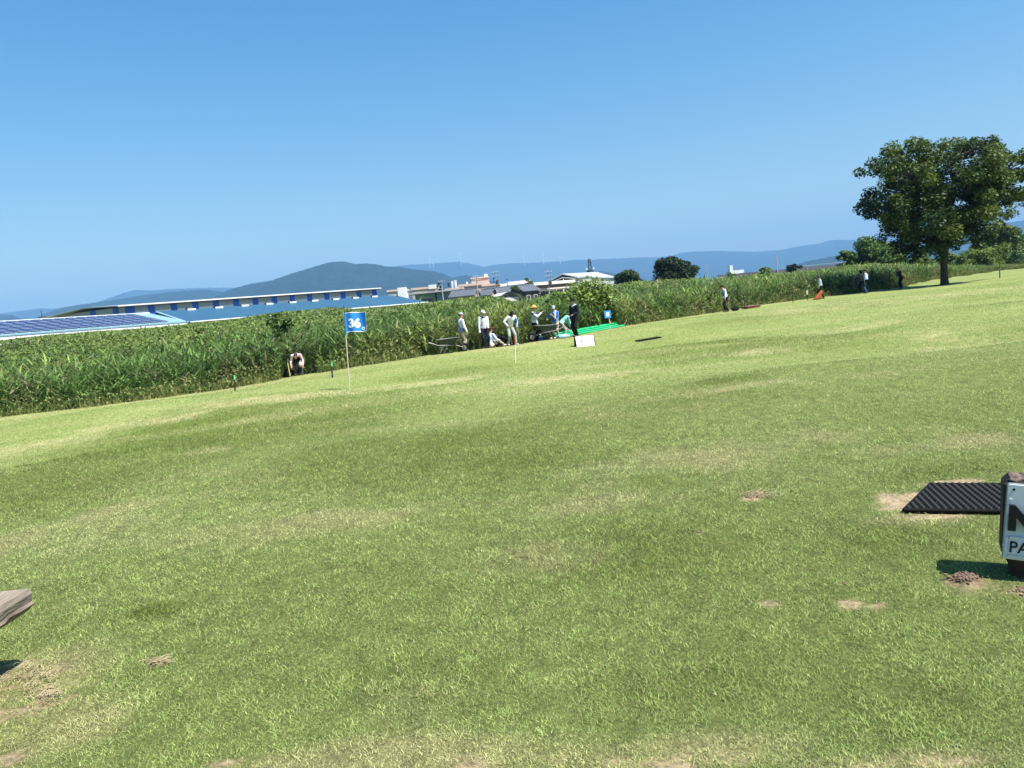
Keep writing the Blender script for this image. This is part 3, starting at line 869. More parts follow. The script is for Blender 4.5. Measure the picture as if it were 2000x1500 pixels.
def bx(m, x0, x1, y0, y1, z0, z1, mt):
    m.box(((x0 + x1) / 2, (y0 + y1) / 2, (z0 + z1) / 2), (x1 - x0, y1 - y0, z1 - z0), mt)

def slab4(m, pts, th, mt):
    """sloping sheet through four corner points with thickness th"""
    up = [Vector(p) for p in pts]; dn = [p - Vector((0, 0, th)) for p in up]
    m.add(up + dn, [(0, 1, 2, 3), (7, 6, 5, 4), (0, 4, 5, 1), (1, 5, 6, 2), (2, 6, 7, 3), (3, 7, 4, 0)], mt)

def windows(par, xs, w_, z0, h, y, frame_m=None, name='window'):
    for x in xs:
        f = part(name, par, lambda m: [bx(m, x, x + w_, y - .07, y - .003, z0, z0 + h, frame_m or WHITE)])
        part('pane', f, lambda m: bx(m, x + .1, x + w_ - .1, y - .09, y - .073, z0 + .1, z0 + h - .1, GLASS))

# ---- solar roofed building
A, B = Vector((-93.6, 80)), Vector((-64.0, 156))
o, L = frame('solar_building', A, B, 'long white building with rows of solar panels on its roof', 'building')
E, Rr, HW = 4.2 - GZ, 6.7 - GZ, 10.0
part('wall', o, lambda m: [bx(m, 0, L, -.10, HW * 2 - .3, -.3, E - .18, WHITE),
                           m.add([(L, .3, E - .25), (L, HW * 2 - .3, E - .25), (L, HW, Rr - .25), (0, .3, E - .25), (0, HW * 2 - .3, E - .25), (0, HW, Rr - .25)], [(0, 1, 2), (5, 4, 3)], WHITE)])
def _roof(m):
    slab4(m, [(-.3, 0, E), (L + .3, 0, E), (L + .3, HW, Rr), (-.3, HW, Rr)], .12, CYANR)
    slab4(m, [(L + .3, HW * 2, E), (-.3, HW * 2, E), (-.3, HW, Rr), (L + .3, HW, Rr)], .12, CYANR)
rf = part('roof', o, _roof)
part('gutter', rf, lambda m: bx(m, -.3, L + .3, -.20, -.103, E - .17, E + .04, CYANR))
part('ridge_cap', rf, lambda m: bx(m, -.3, L + .3, HW - .25, HW + .25, Rr - .02, Rr + .16, WHITE))
ncol = 34
sl_ = (Rr - E) / HW
for k in range(ncol):
    x0 = 1.2 + k * (L - 5.0) / ncol; x1 = x0 + (L - 5.0) / ncol - .42
    def _pv(m):
        y0, y1 = .75, HW - .55
        zz = lambda y: E + sl_ * y + .17
        slab4(m, [(x0, y0, zz(y0)), (x1, y0, zz(y0)), (x1, y1, zz(y1)), (x0, y1, zz(y1))], .1, PV)
        for j in range(5):
            y = y0 + (y1 - y0) * j / 4
            slab4(m, [(x0, y - .05, zz(y - .05) + .012), (x1, y - .05, zz(y - .05) + .012), (x1, y + .05, zz(y + .05) + .012), (x0, y + .05, zz(y + .05) + .012)], .02, PVF)
        xm = (x0 + x1) / 2
        slab4(m, [(xm - .025, y0, zz(y0) + .01), (xm + .025, y0, zz(y0) + .01), (xm + .025, y1, zz(y1) + .01), (xm - .025, y1, zz(y1) + .01)], .02, PVF)
    part('solar_panel', o, _pv)

# ---- blue roofed building
A, B = Vector((-64.6, 158.5)), Vector((-20.8, 211))
o, L = frame('blue_roof_building', A, B, 'long low building under a plain blue metal roof in front of the warehouse', 'building')
E, Rr, HW = 4.15 - GZ, 7.05 - GZ, 12.0
part('wall', o, lambda m: [bx(m, .2, L - .2, .3, HW * 2 - .3, -.3, E - .2, WHITE),
                           m.add([(L - .2, .3, E - .2), (L - .2, HW * 2 - .3, E - .2), (L - .2, HW, Rr - .2), (.2, .3, E - .2), (.2, HW * 2 - .3, E - .2), (.2, HW, Rr - .2)], [(0, 1, 2), (5, 4, 3)], GREENW)])
def _roof2(m):
    slab4(m, [(-.3, -.2, E), (L + .2, -.2, E), (L - 2.5, HW, Rr), (-.3, HW, Rr)], .14, BLUER)
    slab4(m, [(L + .2, HW * 2 + .2, E), (-.3, HW * 2 + .2, E), (-.3, HW, Rr), (L - 2.5, HW, Rr)], .14, BLUER)
rf = part('roof', o, _roof2)
part('verge', rf, lambda m: slab4(m, [(-.9, -.2, E + .02), (-.303, -.2, E + .02), (-.303, HW, Rr + .02), (-.9, HW, Rr + .02)], .16, CYANR))
part('gutter', rf, lambda m: bx(m, 0, L, -.4, -.203, E - .18, E + .03, WHITE))
for k in range(9):
    x = 6 + k * 6.6
    part('roof_vent', rf, lambda m: [bx(m, x, x + 1.9, HW - .8, HW - .5, Rr - .2, Rr + .12, WHITE), bx(m, x - .4, x - .15, HW - .8, HW - .6, Rr - .2, Rr + .3, DARK)])

# ---- long warehouse
A, B = Vector((-92.7, 190)), Vector((-38.7, 238))
o, L = frame('warehouse', A, B, 'long white warehouse with blue panels and a thin overhanging roof', 'building')
H, DP = 10.15 - GZ, 30.0
sk = -9.0                                     # the end wall runs back at a slant
part('wall', o, lambda m: m.add([(0, 0, -.3), (L, 0, -.3), (L + sk, DP, -.3), (sk, DP, -.3), (0, 0, H - 1.75), (L, 0, H - 1.75), (L + sk, DP, H - 1.75), (sk, DP, H - 1.75)],
                               [(0, 1, 5, 4), (1, 2, 6, 5), (2, 3, 7, 6), (3, 0, 4, 7), (4, 5, 6, 7)], WHITE))
cl = part('eave_shade_wall', o, lambda m: m.add([(0, .05, H - 1.75), (L, .05, H - 1.75), (L + sk, DP, H - 1.75), (sk, DP, H - 1.75), (0, .05, H - .3), (L, .05, H - .3), (L + sk, DP, H - .3), (sk, DP, H - .3)],  # grey band paints the roof overhang's shade onto the white wall
                                          [(0, 1, 5, 4), (1, 2, 6, 5), (2, 3, 7, 6), (3, 0, 4, 7), (4, 5, 6, 7)], CLAD_SHADE))
for k in range(14):
    x = .0 + k * (L - 1.6) / 13
    part('blue_panel', o, lambda m: bx(m, x, x + (2.3 if k == 0 else 1.6), -.06, -.003, H - 2.9, H - .35, BLUEP))
    if k % 2 == 1:
        part('wall_lamp', o, lambda m: m.tube([(x - 1.4, -.05, H - 1.6), (x - 1.9, -.5, H - 1.2), (x - 2.2, -1.0, H - .9)], .07, STEELG, 6))
ev = Vector((sk, DP, 0)).normalized(); en = Vector((-ev.y, ev.x, 0)) * 1.0
for (t, wd) in ((2.5, 2.4), (12.5, 2.4), (DP * .97, 1.3)):
    p = ev * t
    part('blue_panel', o, lambda m: m.add([p + en * .06 + Vector((0, 0, H - 4)), p + ev * wd + en * .06 + Vector((0, 0, H - 4)), p + ev * wd + en * .06 + Vector((0, 0, H - .35)), p + en * .06 + Vector((0, 0, H - .35)),
                                           p + Vector((0, 0, H - 4)), p + ev * wd + Vector((0, 0, H - 4)), p + ev * wd + Vector((0, 0, H - .35)), p + Vector((0, 0, H - .35))],
                                          [(3, 2, 1, 0), (0, 1, 5, 4), (1, 2, 6, 5), (2, 3, 7, 6), (3, 0, 4, 7)], BLUEP))
part('sign_board', o, lambda m: m.add([ev * 6.0 + en * .12 + Vector((0, 0, H - 4)), ev * 8.6 + en * .12 + Vector((0, 0, H - 4)), ev * 8.6 + en * .12 + Vector((0, 0, H - 2.0)), ev * 6.0 + en * .12 + Vector((0, 0, H - 2.0))], [(3, 2, 1, 0)], WHITE))
def _roof3(m):
    q = [(2.2, -1.4, H), (L + 1.0, -1.4, H), (L + sk * .5, DP * .5, H + .75), (sk * .5 - 1.5, DP * .5, H + .75)]
    q[0] = (-1.8, -1.4, H)
    slab4(m, q, .28, ROOFW)
    slab4(m, [(sk - 3.0, DP + 1.5, H - .55), (sk * .5 - 1.5, DP * .5, H + .745), (L + sk * .5, DP * .5, H + .745), (L + sk + 1, DP + 1.5, H - .3)], .28, ROOFW)
rf = part('roof', o, _roof3)
part('soffit', rf, lambda m: bx(m, -1.6, L + .8, -1.3, -.07, H - .42, H - .285, DARK))

def simple(name, x0, x1, ytop, D, depth, label, wall, roofm, skew=0.0, over=.3, rth=.35, win=0, z=GZ, cat_='building', wz=.5, wh=.35, group=None, parapet=None):
    """flat roofed block whose front spans the photo pixels x0..x1 with its roof line at ytop (at x0)"""
    a = at(x0, ytop, D); b = at(x1, ytop - (x1 - x0) * math.tan(ROLL), D + skew)
    o, L = frame(name, a, b, label, cat_, z, group)
    H = a[2] - z
    part('wall', o, lambda m: bx(m, 0, L, 0, depth, -.4, H - rth, wall))
    part('roof', o, lambda m: bx(m, -over, L + over, -over, depth + over, H - rth + .003, H, roofm))
    if win:
        sp_ = L / win
        windows(o, [sp_ * (i + .2) for i in range(win)], sp_ * .6, H * wz, H * wh, 0)
    return o, L, H

def gable(name, x0, x1, yeave, yridge, D, depth, label, wall, roofm, yaw=0.0, z=GZ, win=2, ends=True, cat_='house', group=None, gablem=None):
    """gable roofed house, ridge along its front"""
    a = at(x0, yeave, D); b = at(x1, yeave - (x1 - x0) * math.tan(ROLL), D + (x1 - x0) / FPX * D * math.tan(yaw))
    o, L = frame(name, a, b, label, cat_, z, group)
    H = a[2] - z; RH = at(x0, yridge, D)[2] - z
    part('wall', o, lambda m: [bx(m, 0, L, 0, depth, -.4, H - .15, wall),
                               m.add([(0, 0, H - .15), (0, depth, H - .15), (0, depth / 2, RH - .15), (L, 0, H - .15), (L, depth, H - .15), (L, depth / 2, RH - .15)], [(2, 1, 0), (3, 4, 5)], gablem or wall)])
    k = (RH - H) / (depth / 2); ov = .6
    def rr(m):
        slab4(m, [(-ov, -ov, H - k * ov), (L + ov, -ov, H - k * ov), (L + ov, depth / 2, RH), (-ov, depth / 2, RH)], .16, roofm)
        slab4(m, [(L + ov, depth + ov, H - k * ov), (-ov, depth + ov, H - k * ov), (-ov, depth / 2, RH), (L + ov, depth / 2, RH)], .16, roofm)
    rf = part('roof', o, rr)
    part('ridge_tile', rf, lambda m: m.tube([(-ov, depth / 2, RH + .05), (L + ov, depth / 2, RH + .05)], .18, roofm, 8))
    if win:
        sp_ = L / win
        windows(o, [sp_ * (i + .25) for i in range(win)], sp_ * .5, H * .35, H * .4, 0)
    return o, L, H, RH

# ---- town behind the reeds
o, L, H = simple('low_building', 757, 789, 567, 262, 12, 'low grey ribbed building just right of the warehouse end', CLAD_SHADE, PINKR, rth=.6, win=3, wz=.35)
part('end_block', o, lambda m: bx(m, L - 2.2, L + .6, -.35, 3, 0, H + .5, WHITE))
o, L, H = simple('low_building', 804, 850, 563, 300, 14, 'low pink building with a white cube at its right end', PINK, PINKR, win=2, rth=.8)
part('roof_block', o, lambda m: bx(m, L - 2.6, L + .2, -.4, 3, H - 1.0, H + .6, WHITE))
o, L, H = simple('flat_roof_building', 815, 876, 572, 225, 10, 'pale green flat roofed building with a wide thin grey roof', GREENW, CONC, over=2.4, rth=.4)
windows(o, [.8], L * .42, H * .56, H * .22, 0, WHITE)
part('door_panel', o, lambda m: bx(m, L * .66, L * .84, -.06, -.003, .5, H * .85, CYANR))
part('post', o, lambda m: bx(m, L * .56, L * .6, -.2, -.003, 0, H - .42, DARK))
o, L, H = simple('large_building', 897, 953, 556, 330, 22, 'large pinkish flat roofed building with a stepped upper storey', PINK, PINKR, over=.5, rth=1.0, win=7, wz=.45, wh=.3)
part('upper_storey', o, lambda m: bx(m, L * .42, L * 1.02, 3, 16, H + .003, H + 2.0, PINK))
part('upper_roof', o, lambda m: bx(m, L * .40, L * 1.04, 2.6, 16.4, H + 2.003, H + 2.5, PINKR))
part('roof_tank', o, lambda m: bx(m, L * .88, L * 1.0, 4, 7, H + 2.503, H + 3.6, WHITE))
part('roof_box', o, lambda m: bx(m, L * .24, L * .30, .5, 2.5, H + .003, H + 1.0, CREAM))
o, L, H = simple('white_block', 946, 972, 556, 318, 9, 'bright white two bay block at the right front of the large pinkish building', WHITE, PINKR, over=1.2, rth=.7, win=2, wz=.1, wh=.25)
o, L, H = simple('white_tower', 887, 891, 547.5, 345, 2, 'slim white double chimney block at the left end of the large pinkish building', WHITE, WHITE, over=.05, rth=.3)
part('side_tower', o, lambda m: [bx(m, -1.35, -.55, .2, 1.6, 0, H - .2, WHITE), bx(m, -.55, -.003, .3, 1.4, H - 1.4, H - .7, WHITE)])
part('step', o, lambda m: bx(m, L + .06, L + 1.4, 0, 2, 0, H - 3.0, WHITE))
simple('low_building', 871, 902, 564, 300, 8, 'low pink walled annex left of the large pinkish building', PINK, PINKR, over=.4, rth=.6, win=3)
gable('tiled_house', 880, 924, 579, 568, 215, 9, 'grey tiled house with a long ridge left of the leaning utility pole', TAN, TILE, yaw=R(-8), win=3)
gable('tiled_house', 938, 956, 576, 565.5, 228, 8, 'small dark tiled house right of the leaning utility pole', TAN, TILE, yaw=R(-14), win=1)
gable('tiled_house', 954, 974, 572, 563.5, 236, 8, 'house with a red brown tiled roof between the grey tiled houses', DKW, REDT, win=2)
gable('tiled_house', 974, 1000, 571, 561, 232, 9, 'dark grey tiled house right of the red brown roof', DKW, TILE, yaw=R(10), win=2)
o, L, H, RH = gable('shed', 984, 1024, 559, 552, 300, 12, 'long cream roofed shed behind the dark tiled houses', CREAM, CREAM, yaw=R(-20), win=0, cat_='building')
gable('shed', 972, 990, 561, 556, 320, 8, 'small cream roofed shed left of the thin conifer', CREAM, CREAM, win=0, cat_='building')
gable('tiled_house', 1024, 1052, 567, 556.5, 205, 8, 'dark tiled house under the right hand utility pole', DKW, TILE, yaw=R(25), win=2)
# white arched canopy
c0 = at(978, 573, 120); c1 = at(1019, 573 - 41 * math.tan(ROLL) + 6, 121)
o, L = frame('arched_shelter', c0, c1, 'white arched sheet roof just above the reeds below the tiled houses', 'shelter')
H = c0[2] - GZ
def _arch(m):
    vs = []; n = 16
    for y in (0, 5):
        for i in range(n + 1):
            t = i / n
            vs.append((L * t, y, H - 1.25 + 1.35 * (1 - (2 * t - .8) ** 2 / 1.9)))
    fs = [(i, i + 1, n + 2 + i, n + 1 + i) for i in range(n)]
    m.add(vs, fs, WHITE, True)
    m.add([(v[0], v[1], v[2] - .12) for v in vs], [tuple(reversed(f)) for f in fs], WHITE, True)
part('roof', o, _arch)
part('wall', o, lambda m: bx(m, .5, L - .4, .35, 4.6, -.3, H - .75, CREAM))
# long hall
o, L, H = simple('long_hall', 1030, 1124, 553, 240, 12, 'long pale fascia hall with a dark open front below the arched roof', DKW, CREAM, skew=14, over=.6, rth=.9)
part('canopy', o, lambda m: bx(m, L * .25, L * .9, -3.2, -.61, H - 2.5, H - 2.1, CREAM))
windows(o, [L * .05 * i + .4 for i in range(1, 18, 2)], L * .07, H - 3.6, 1.0, 0, CLAD_SHADE)
for k in range(5):
    part('post', o, lambda m: bx(m, L * (.28 + .15 * k), L * (.28 + .15 * k) + .3, -3.0, -2.7, 0, H - 2.503, WHITE))
o, L, H = simple('hall_annex', 1128, 1156, 540.5, 236, 8, 'cream block with a curved top at the right end of the long hall', CREAM, CREAM, over=.2, rth=.4)
# gym with wide curved roof: gable towards the viewer on the left
gp = at(1098, 534.5, 300); gl = at(1073, 548, 300); gr = at(1131, 541, 300); re_ = at(1165, 531, 340); rr_ = at(1203, 541, 330)
o = empty('sports_hall', (gp[0], gp[1], GZ), 0, 'large sports hall with a low wide grey roof and dark gable', 'building')
W2 = lambda p: Vector((p[0] - gp[0], p[1] - gp[1], p[2] - GZ))
P0, P1, P2, P3, P4 = W2(gl), W2(gp), W2(gr), W2(re_), W2(rr_)
bk = Vector((10, 40, 0))
part('wall', o, lambda m: m.add([P0 + Vector((1.2, .8, -.5)), P1 + Vector((0, .8, -.4)), P2 + Vector((-.5, .8, -.5)), Vector((P0.x + 1.2, .8, 0)), Vector((P2.x - .5, .8, 0))], [(0, 3, 4, 2, 1)], DKW))
part('side_wall', o, lambda m: m.add([P2 + Vector((-.5, .8, -.5)), P4 + Vector((-1, 0, -.5)), Vector((P4.x - 1, P4.y, 0)), Vector((P2.x - .5, .8, 0))], [(3, 2, 1, 0)], CLAD_SHADE))
GYR = mat('grey hall roof', (.36, .38, .40), .5, var=.08, scale=.25)
part('roof', o, lambda m: [slab4(m, [P1, P2, P4, P3], .35, GYR), slab4(m, [P0 + bk, P0, P1, P3], .35, GYR)])
part('gable_beam', o, lambda m: [m.tube([P0 + Vector((1.5, .3, -.6)), P1 + Vector((0, .3, -1.6)), P2 + Vector((-1, .3, -.6))], .3, STEELG, 6), m.tube([P1 + Vector((.3, .35, -1.7)), P1 + Vector((.3, .35, -4))], .25, WHITE, 6)])
# tower behind the hall
tp = at(1153, 532, 420); tt = at(1151, 505.5, 420)
o = empty('lattice_tower', (tp[0], 420, GZ), 0, 'dark lattice tower rising behind the sports hall roof', 'tower')
th_ = tt[2] - GZ
TWR = mat('tower steel', (.06, .09, .10), .6)
def _tw(m):
    n = 10
    for i in range(n):
        z0, z1 = th_ * i / n, th_ * (i + 1) / n
        w0, w1 = 1.6 - 1.0 * i / n, 1.6 - 1.0 * (i + 1) / n
        for sx in (-1, 1):
            for sy in (-1, 1):
                m.tube([(sx * w0, sy * w0, z0), (sx * w1, sy * w1, z1)], .14, TWR, 5)
            m.tube([(sx * w0, -w0, z0), (-sx * w1, -w1, z1)], .09, TWR, 4)
            m.tube([(sx * w0, w0, z0), (-sx * w1, w1, z1)], .09, TWR, 4)
            m.tube([(-w0, sx * w0, z0), (w1, sx * w1, z1)], .09, TWR, 4)
part('mast', o, _tw)
part('head', o, lambda m: [m.tube([(0, 0, th_ - 2.2), (0, 0, th_ - .6), (0, 0, th_ + .2)], [.75, .95, .2], TWR, 10)])
part('platform', o, lambda m: [m.tube([(0, 0, th_ * .66), (0, 0, th_ * .72)], [1.9, 2.1], TWR, 10), m.box((1.9, -.6, th_ * .76), (.7, .7, 1.1), WHITE), m.box((-1.9, -.6, th_ * .76), (.7, .7, .9), WHITE)])

# ---- raised road, white tower block
o = None
ra = at(1402, 537.5, 205); rb = at(1655, 508.5, 230)
o, L = frame('raised_road', ra, rb, 'dark raised road with a long solid parapet beyond the reeds', 'bridge')
H = ra[2] - GZ
DKC = mat('weathered concrete', (.075, .072, .085), .85, var=.25, scale=.6)
part('deck', o, lambda m: bx(m, 0, L, 0, 9, H - 1.7, H - 1.0, DKC))
part('parapet', o, lambda m: bx(m, -.1, L + .1, -.3, -.003, H - 1.3, H, DKC))
def _rail(m):
    m.tube([(L * .45, .25, H + .5), (L, .25, H + .5)], .06, STEELG, 5)
    for i in range(20):
        x = L * (.45 + .55 * i / 19); m.tube([(x, .25, H - .9), (x, .25, H + .5)], .05, STEELG, 5)
part('railing', o, _rail)
for i in range(6):
    x = L * (i + .5) / 6
    part('pier', o, lambda m: bx(m, x - .6, x + .6, 1, 8, -.4, H - 1.703, CONC))
bush('shrub', 1551, 528, 515, 42, 175, 'dark rounded shrub in front of the raised road', c1=(.02, .035, .015), c2=(.045, .07, .022), npads=20, size=.35, per=200, flat=.6)
o, L, H = simple('tower_block', 1425, 1431, 518.5, 450, 4, 'tall white tower block with a long low wing beyond the reeds', WHITE, WHITE, over=.05, rth=.4)
part('wing', o, lambda m: bx(m, L + .06, L + 6.5, .5, 6, 0, H - 3.1, WHITE))
part('mast', o, lambda m: m.tube([(.2, 1, H), (.0, 1, H + 2.6)], .06, STEELG, 5))
# parked white vehicle roof by the raised road
vc = at(1407, 538, 190)
o = empty('parked_van', (vc[0], 190, GZ + 1.3), R(6), 'white van at the left end of the raised road', 'van')
part('body', o, lambda m: m.add([(-1.2, -.8, .3), (1.6, -.8, .3), (1.6, -.8, 1.6), (.4, -.8, 2.3), (-1.2, -.8, 2.3), (-1.2, .8, .3), (1.6, .8, .3), (1.6, .8, 1.6), (.4, .8, 2.3), (-1.2, .8, 2.3)],
                               [(0, 1, 2, 3, 4), (9, 8, 7, 6, 5), (0, 5, 6, 1), (1, 6, 7, 2), (2, 7, 8, 3), (3, 8, 9, 4), (4, 9, 5, 0)], WHITE))
for wx in (-.8, 1.0):
    part('wheel', o, lambda m: m.tube([(wx, -.85, .3), (wx, -.6, .3)], .3, DARK, 12))
part('side_window', o, lambda m: bx(m, -.9, .4, -.83, -.803, 1.4, 2.0, GLASS))

# ---- poles
POLE = mat('concrete pole', (.42, .40, .37), .8, var=.1)
CERA = mat('pole fittings', (.10, .11, .12), .6)
def utility_pole(px, pyb, pyt, D, label, arms=2, box=False):
    b = at(px, pyb, D); h = at(px, pyt, D)[2] - GZ
    o = empty('utility_pole', (b[0], D, GZ), 0, label, 'utility pole')
    part('pole', o, lambda m: m.tube([(0, 0, -.5), (0, 0, h)], [.15, .09], POLE, 8))
    for k in range(arms):
        z = h - .5 - k * .95
        a = part('crossarm', o, lambda m: m.box((0.1, -.2, z), (1.7, .09, .10), CERA))
        part('insulator', a, lambda m: [m.tube([(x, -.2, z + .07), (x, -.2, z + .4)], [.05, .035], WHITE, 6) for x in (-.7, -.3, .3, .85)])
    if box:
        part('transformer', o, lambda m: m.tube([(.45, -.1, h - 3.4), (.45, -.1, h - 2.3)], .34, CERA, 10))
    return o
utility_pole(866, 588, 547, 200, 'thin pale utility pole in front of the green flat roofed building', 1)
utility_pole(934, 578, 537, 200, 'utility pole with a crossarm between two grey tiled houses', 2)
utility_pole(971, 577, 528.5, 190, 'tall utility pole with a dark transformer by the red brown roof', 2, True)
utility_pole(1073, 568, 528, 180, 'utility pole with crossarms in front of the long hall', 2, True)
utility_pole(1381, 540, 518, 220, 'lone thin pole between the dome-shaped tree and the white tower block', 0)
utility_pole(1667, 500, 486, 260, 'thin pole rising beyond the right end of the raised road', 0)
o = utility_pole(1518, 524, 497.5, 215, 'tall street lamp with a curved arm over the raised road', 0)
h = at(1518, 498, 215)[2] - GZ
part('lamp_arm', o, lambda m: m.tube([(0, 0, h - .3), (.15, 0, h + .5), (.9, 0, h + .9)], .07, STEELG, 6))
part('lamp_head', o, lambda m: m.box((1.2, 0, h + .92), (.8, .3, .14), STEELG))
o['category'] = 'street lamp'; o.name = 'street_lamp'
# mast on the left skyline
mb_ = at(82, 618, 900)
o = empty('chimney_mast', (mb_[0], 900, -1), 0, 'short dark mast on the skyline left of the warehouse', 'mast')
hm = at(82, 606.5, 900)[2] + 1
part('mast', o, lambda m: m.tube([(0, 0, 0), (0, 0, hm)], [.9, .6], TWR, 8))
part('base_block', o, lambda m: m.box((1, 0, (hm - 7) / 2), (9, 4, hm - 7), DKC))
# ---- town trees
bush('town_tree', 1029, 560, 542, 36, 215, 'ragged thin tree above the dark house near the hall', 'tree', c1=(.03, .06, .02), c2=(.07, .11, .03), npads=18, size=.4, per=70, stems=6, zb=GZ)
bush('town_tree', 1008, 572, 557, 34, 205, 'low bushy tree between the cream shed and the dark house', 'tree', c1=(.05, .09, .025), c2=(.10, .15, .035), npads=18, size=.4, per=130, zb=GZ)
bush('conifer', 991.5, 560, 545, 7, 290, 'thin dark pointed conifer beside the cream shed', 'tree', c1=(.02, .04, .02), c2=(.04, .06, .025), npads=16, size=.5, per=160, conic=True, zb=GZ, flat=1.4)
bush('conifer', 965, 555, 543, 10, 345, 'dark pointed conifers behind the white block', 'tree', c1=(.02, .035, .02), c2=(.035, .055, .025), npads=16, size=.5, per=160, conic=True, zb=GZ, flat=1.3)
bush('town_tree', 858, 566, 553, 16, 290, 'dark round tree behind the green flat roofed building', 'tree', c1=(.015, .03, .015), c2=(.03, .05, .02), npads=16, size=.5, per=160, zb=GZ)
bush('town_tree', 878, 570, 553, 18, 310, 'dark pointed tree left of the slim white chimney block', 'tree', c1=(.015, .03, .015), c2=(.03, .05, .02), npads=16, size=.5, per=160, zb=GZ, conic=True)

# ---- wind turbines on the far range
TURB = mat('turbine white', (.80, .80, .80), .5)
def turbine(px, pyt, pyb, label, rot):
    D = 10600
    t = at(px, pyt, D); b = at(px, pyb, D); h = t[2] - b[2] 
    o = empty('wind_turbine', (b[0], D, b[2]), 0, label, 'wind turbine', 'wind turbines on the far mountain ridge')
    part('tower', o, lambda m: m.tube([(0, 0, -60), (0, 0, h)], [3.2, 2.2], TURB, 8))
    part('nacelle', o, lambda m: m.box((0, -1, h + 1), (4, 10, 4), TURB))
    for k in range(3):
        a = rot + k * 2.094
        part('blade', o, lambda m: m.tube([(0, -8, h), (math.sin(a) * h * .5, -8, h + math.cos(a) * h * .5)], [3.0, .8], TURB, 6))
for k, (px, pt, pb, lb) in enumerate([(839, 504, 514, 'leftmost faint white wind turbine on the far ridge'), (846, 508, 514.5, 'small faint wind turbine beside the leftmost one'), (900, 496, 511, 'faint white wind turbine above the rounded top of the far ridge'),
                              (1024, 500, 512, 'faint wind turbine on the ridge above the tiled houses'), (1062, 493, 511, 'tall faint wind turbine on the ridge above the right utility pole'), (1094, 503, 510, 'small faint wind turbine on the ridge left of the lattice tower')]):
    turbine(px, pt, pb, lb, .4 + k * .7)
#@@SPLIT3

# ================================================================== PEOPLE
def cmat(name, c, var=.12):
    return mat(name, c, .85, var=var, scale=9, spec=.1, bump=.25, bscale=14)
SKIN = mat('skin', (.42, .25, .17), .6, var=.06, scale=20)
HAIR = mat('black hair', (.012, .011, .011), .6, spec=.3)
C_WHITE = cmat('white cloth', (.62, .63, .65), .2); C_GREY = cmat('light grey cloth', (.55, .57, .60)); C_NAVY = cmat('navy cloth', (.012, .016, .032))
C_DNAVY = cmat('faded navy cloth', (.030, .036, .062)); C_BLACK = cmat('black cloth', (.010, .010, .012)); C_BEIGE = cmat('beige trousers', (.44, .38, .29)); C_OLIVE = cmat('dull green trousers', (.33, .37, .33))
C_BLUE = cmat('mid blue cloth', (.09, .20, .48)); C_PALEB = cmat('pale blue cloth', (.50, .55, .74)); C_MINT = cmat('mint cloth', (.30, .66, .60)); C_DENIM = cmat('denim', (.035, .06, .12))
C_DGREY = cmat('dark grey cloth', (.06, .068, .08)); C_MGREY = cmat('grey jacket', (.33, .36, .40)); C_PINK = cmat('pinkish cloth', (.60, .42, .42)); C_STRAW = mat('straw', (.62, .33, .10), .8, var=.2, scale=30)
C_ROYAL = cmat('royal blue cloth', (.02, .17, .55)); C_MAROON = cmat('maroon cloth', (.12, .02, .025)); C_TEAL = cmat('teal cloth', (.04, .25, .32)); C_OLIVEK = cmat('khaki dark', (.10, .09, .075))
RUBBER = mat('black rubber', (.010, .0095, .009), .8, bump=.2, bscale=50, spec=.1)
SHOE = mat('shoe', (.05, .05, .055), .6); SHOEW = mat('pale shoe', (.5, .48, .44), .7)

def remeshed(name, mb, voxel, parent, extra=None):
    """fuse the shapes of mb into one smooth continuous skin"""
    tmp = mb.build(name)
    md = tmp.modifiers.new('fuse', 'REMESH'); md.mode = 'VOXEL'; md.voxel_size = voxel; md.use_smooth_shade = True
    sm = tmp.modifiers.new('relax', 'SMOOTH'); sm.factor = .5; sm.iterations = 3
    dg = bpy.context.evaluated_depsgraph_get()
    me = bpy.data.meshes.new_from_object(tmp.evaluated_get(dg))
    me.name = name
    old = tmp.data
    bpy.data.objects.remove(tmp); bpy.data.meshes.remove(old)
    me.materials.clear()
    for m in mb.mats: me.materials.append(m)
    me.polygons.foreach_set('material_index', [0] * len(me.polygons))
    if extra is not None:
        bm = bmesh.new(); bm.from_mesh(me)
        off = len(extra.v)
        vs = [bm.verts.new(v) for v in extra.v]
        mp = {}
        for i, m in enumerate(extra.mats):
            if m not in me.materials[:]: me.materials.append(m)
            mp[i] = me.materials[:].index(m)
        for f, k in zip(extra.f, extra.m):
            try:
                fc = bm.faces.new([vs[i] for i in f]); fc.material_index = mp[k]; fc.smooth = True
            except ValueError: pass
        bm.to_mesh(me); bm.free()
    o = bpy.data.objects.new(name, me)
    COL.objects.link(o); o.parent = parent
    return o

def cap(m, a, b, ra, rb, mt):
    a = Vector(a); b = Vector(b)
    m.tube([a, b], [ra, rb], mt, 12)
    m.ell(a, (ra, ra, ra), mt, nu=12, nv=8); m.ell(b, (rb, rb, rb), mt, nu=12, nv=8)

def ik(a, b, l1, l2, hint):
    d = b - a; L = d.length; mx = (l1 + l2) * .995
    if L > mx:
        b = a + d * (mx / L); d = b - a; L = mx
    x = (l1 * l1 - l2 * l2 + L * L) / (2 * L)
    h = math.sqrt(max(l1 * l1 - x * x, 0))
    dn = d.normalized(); hv = Vector(hint); hv = (hv - dn * hv.dot(dn))
    hv = hv.normalized() if hv.length > 1e-5 else Vector((1, 0, 0))
    return a + dn * x + hv * h, b

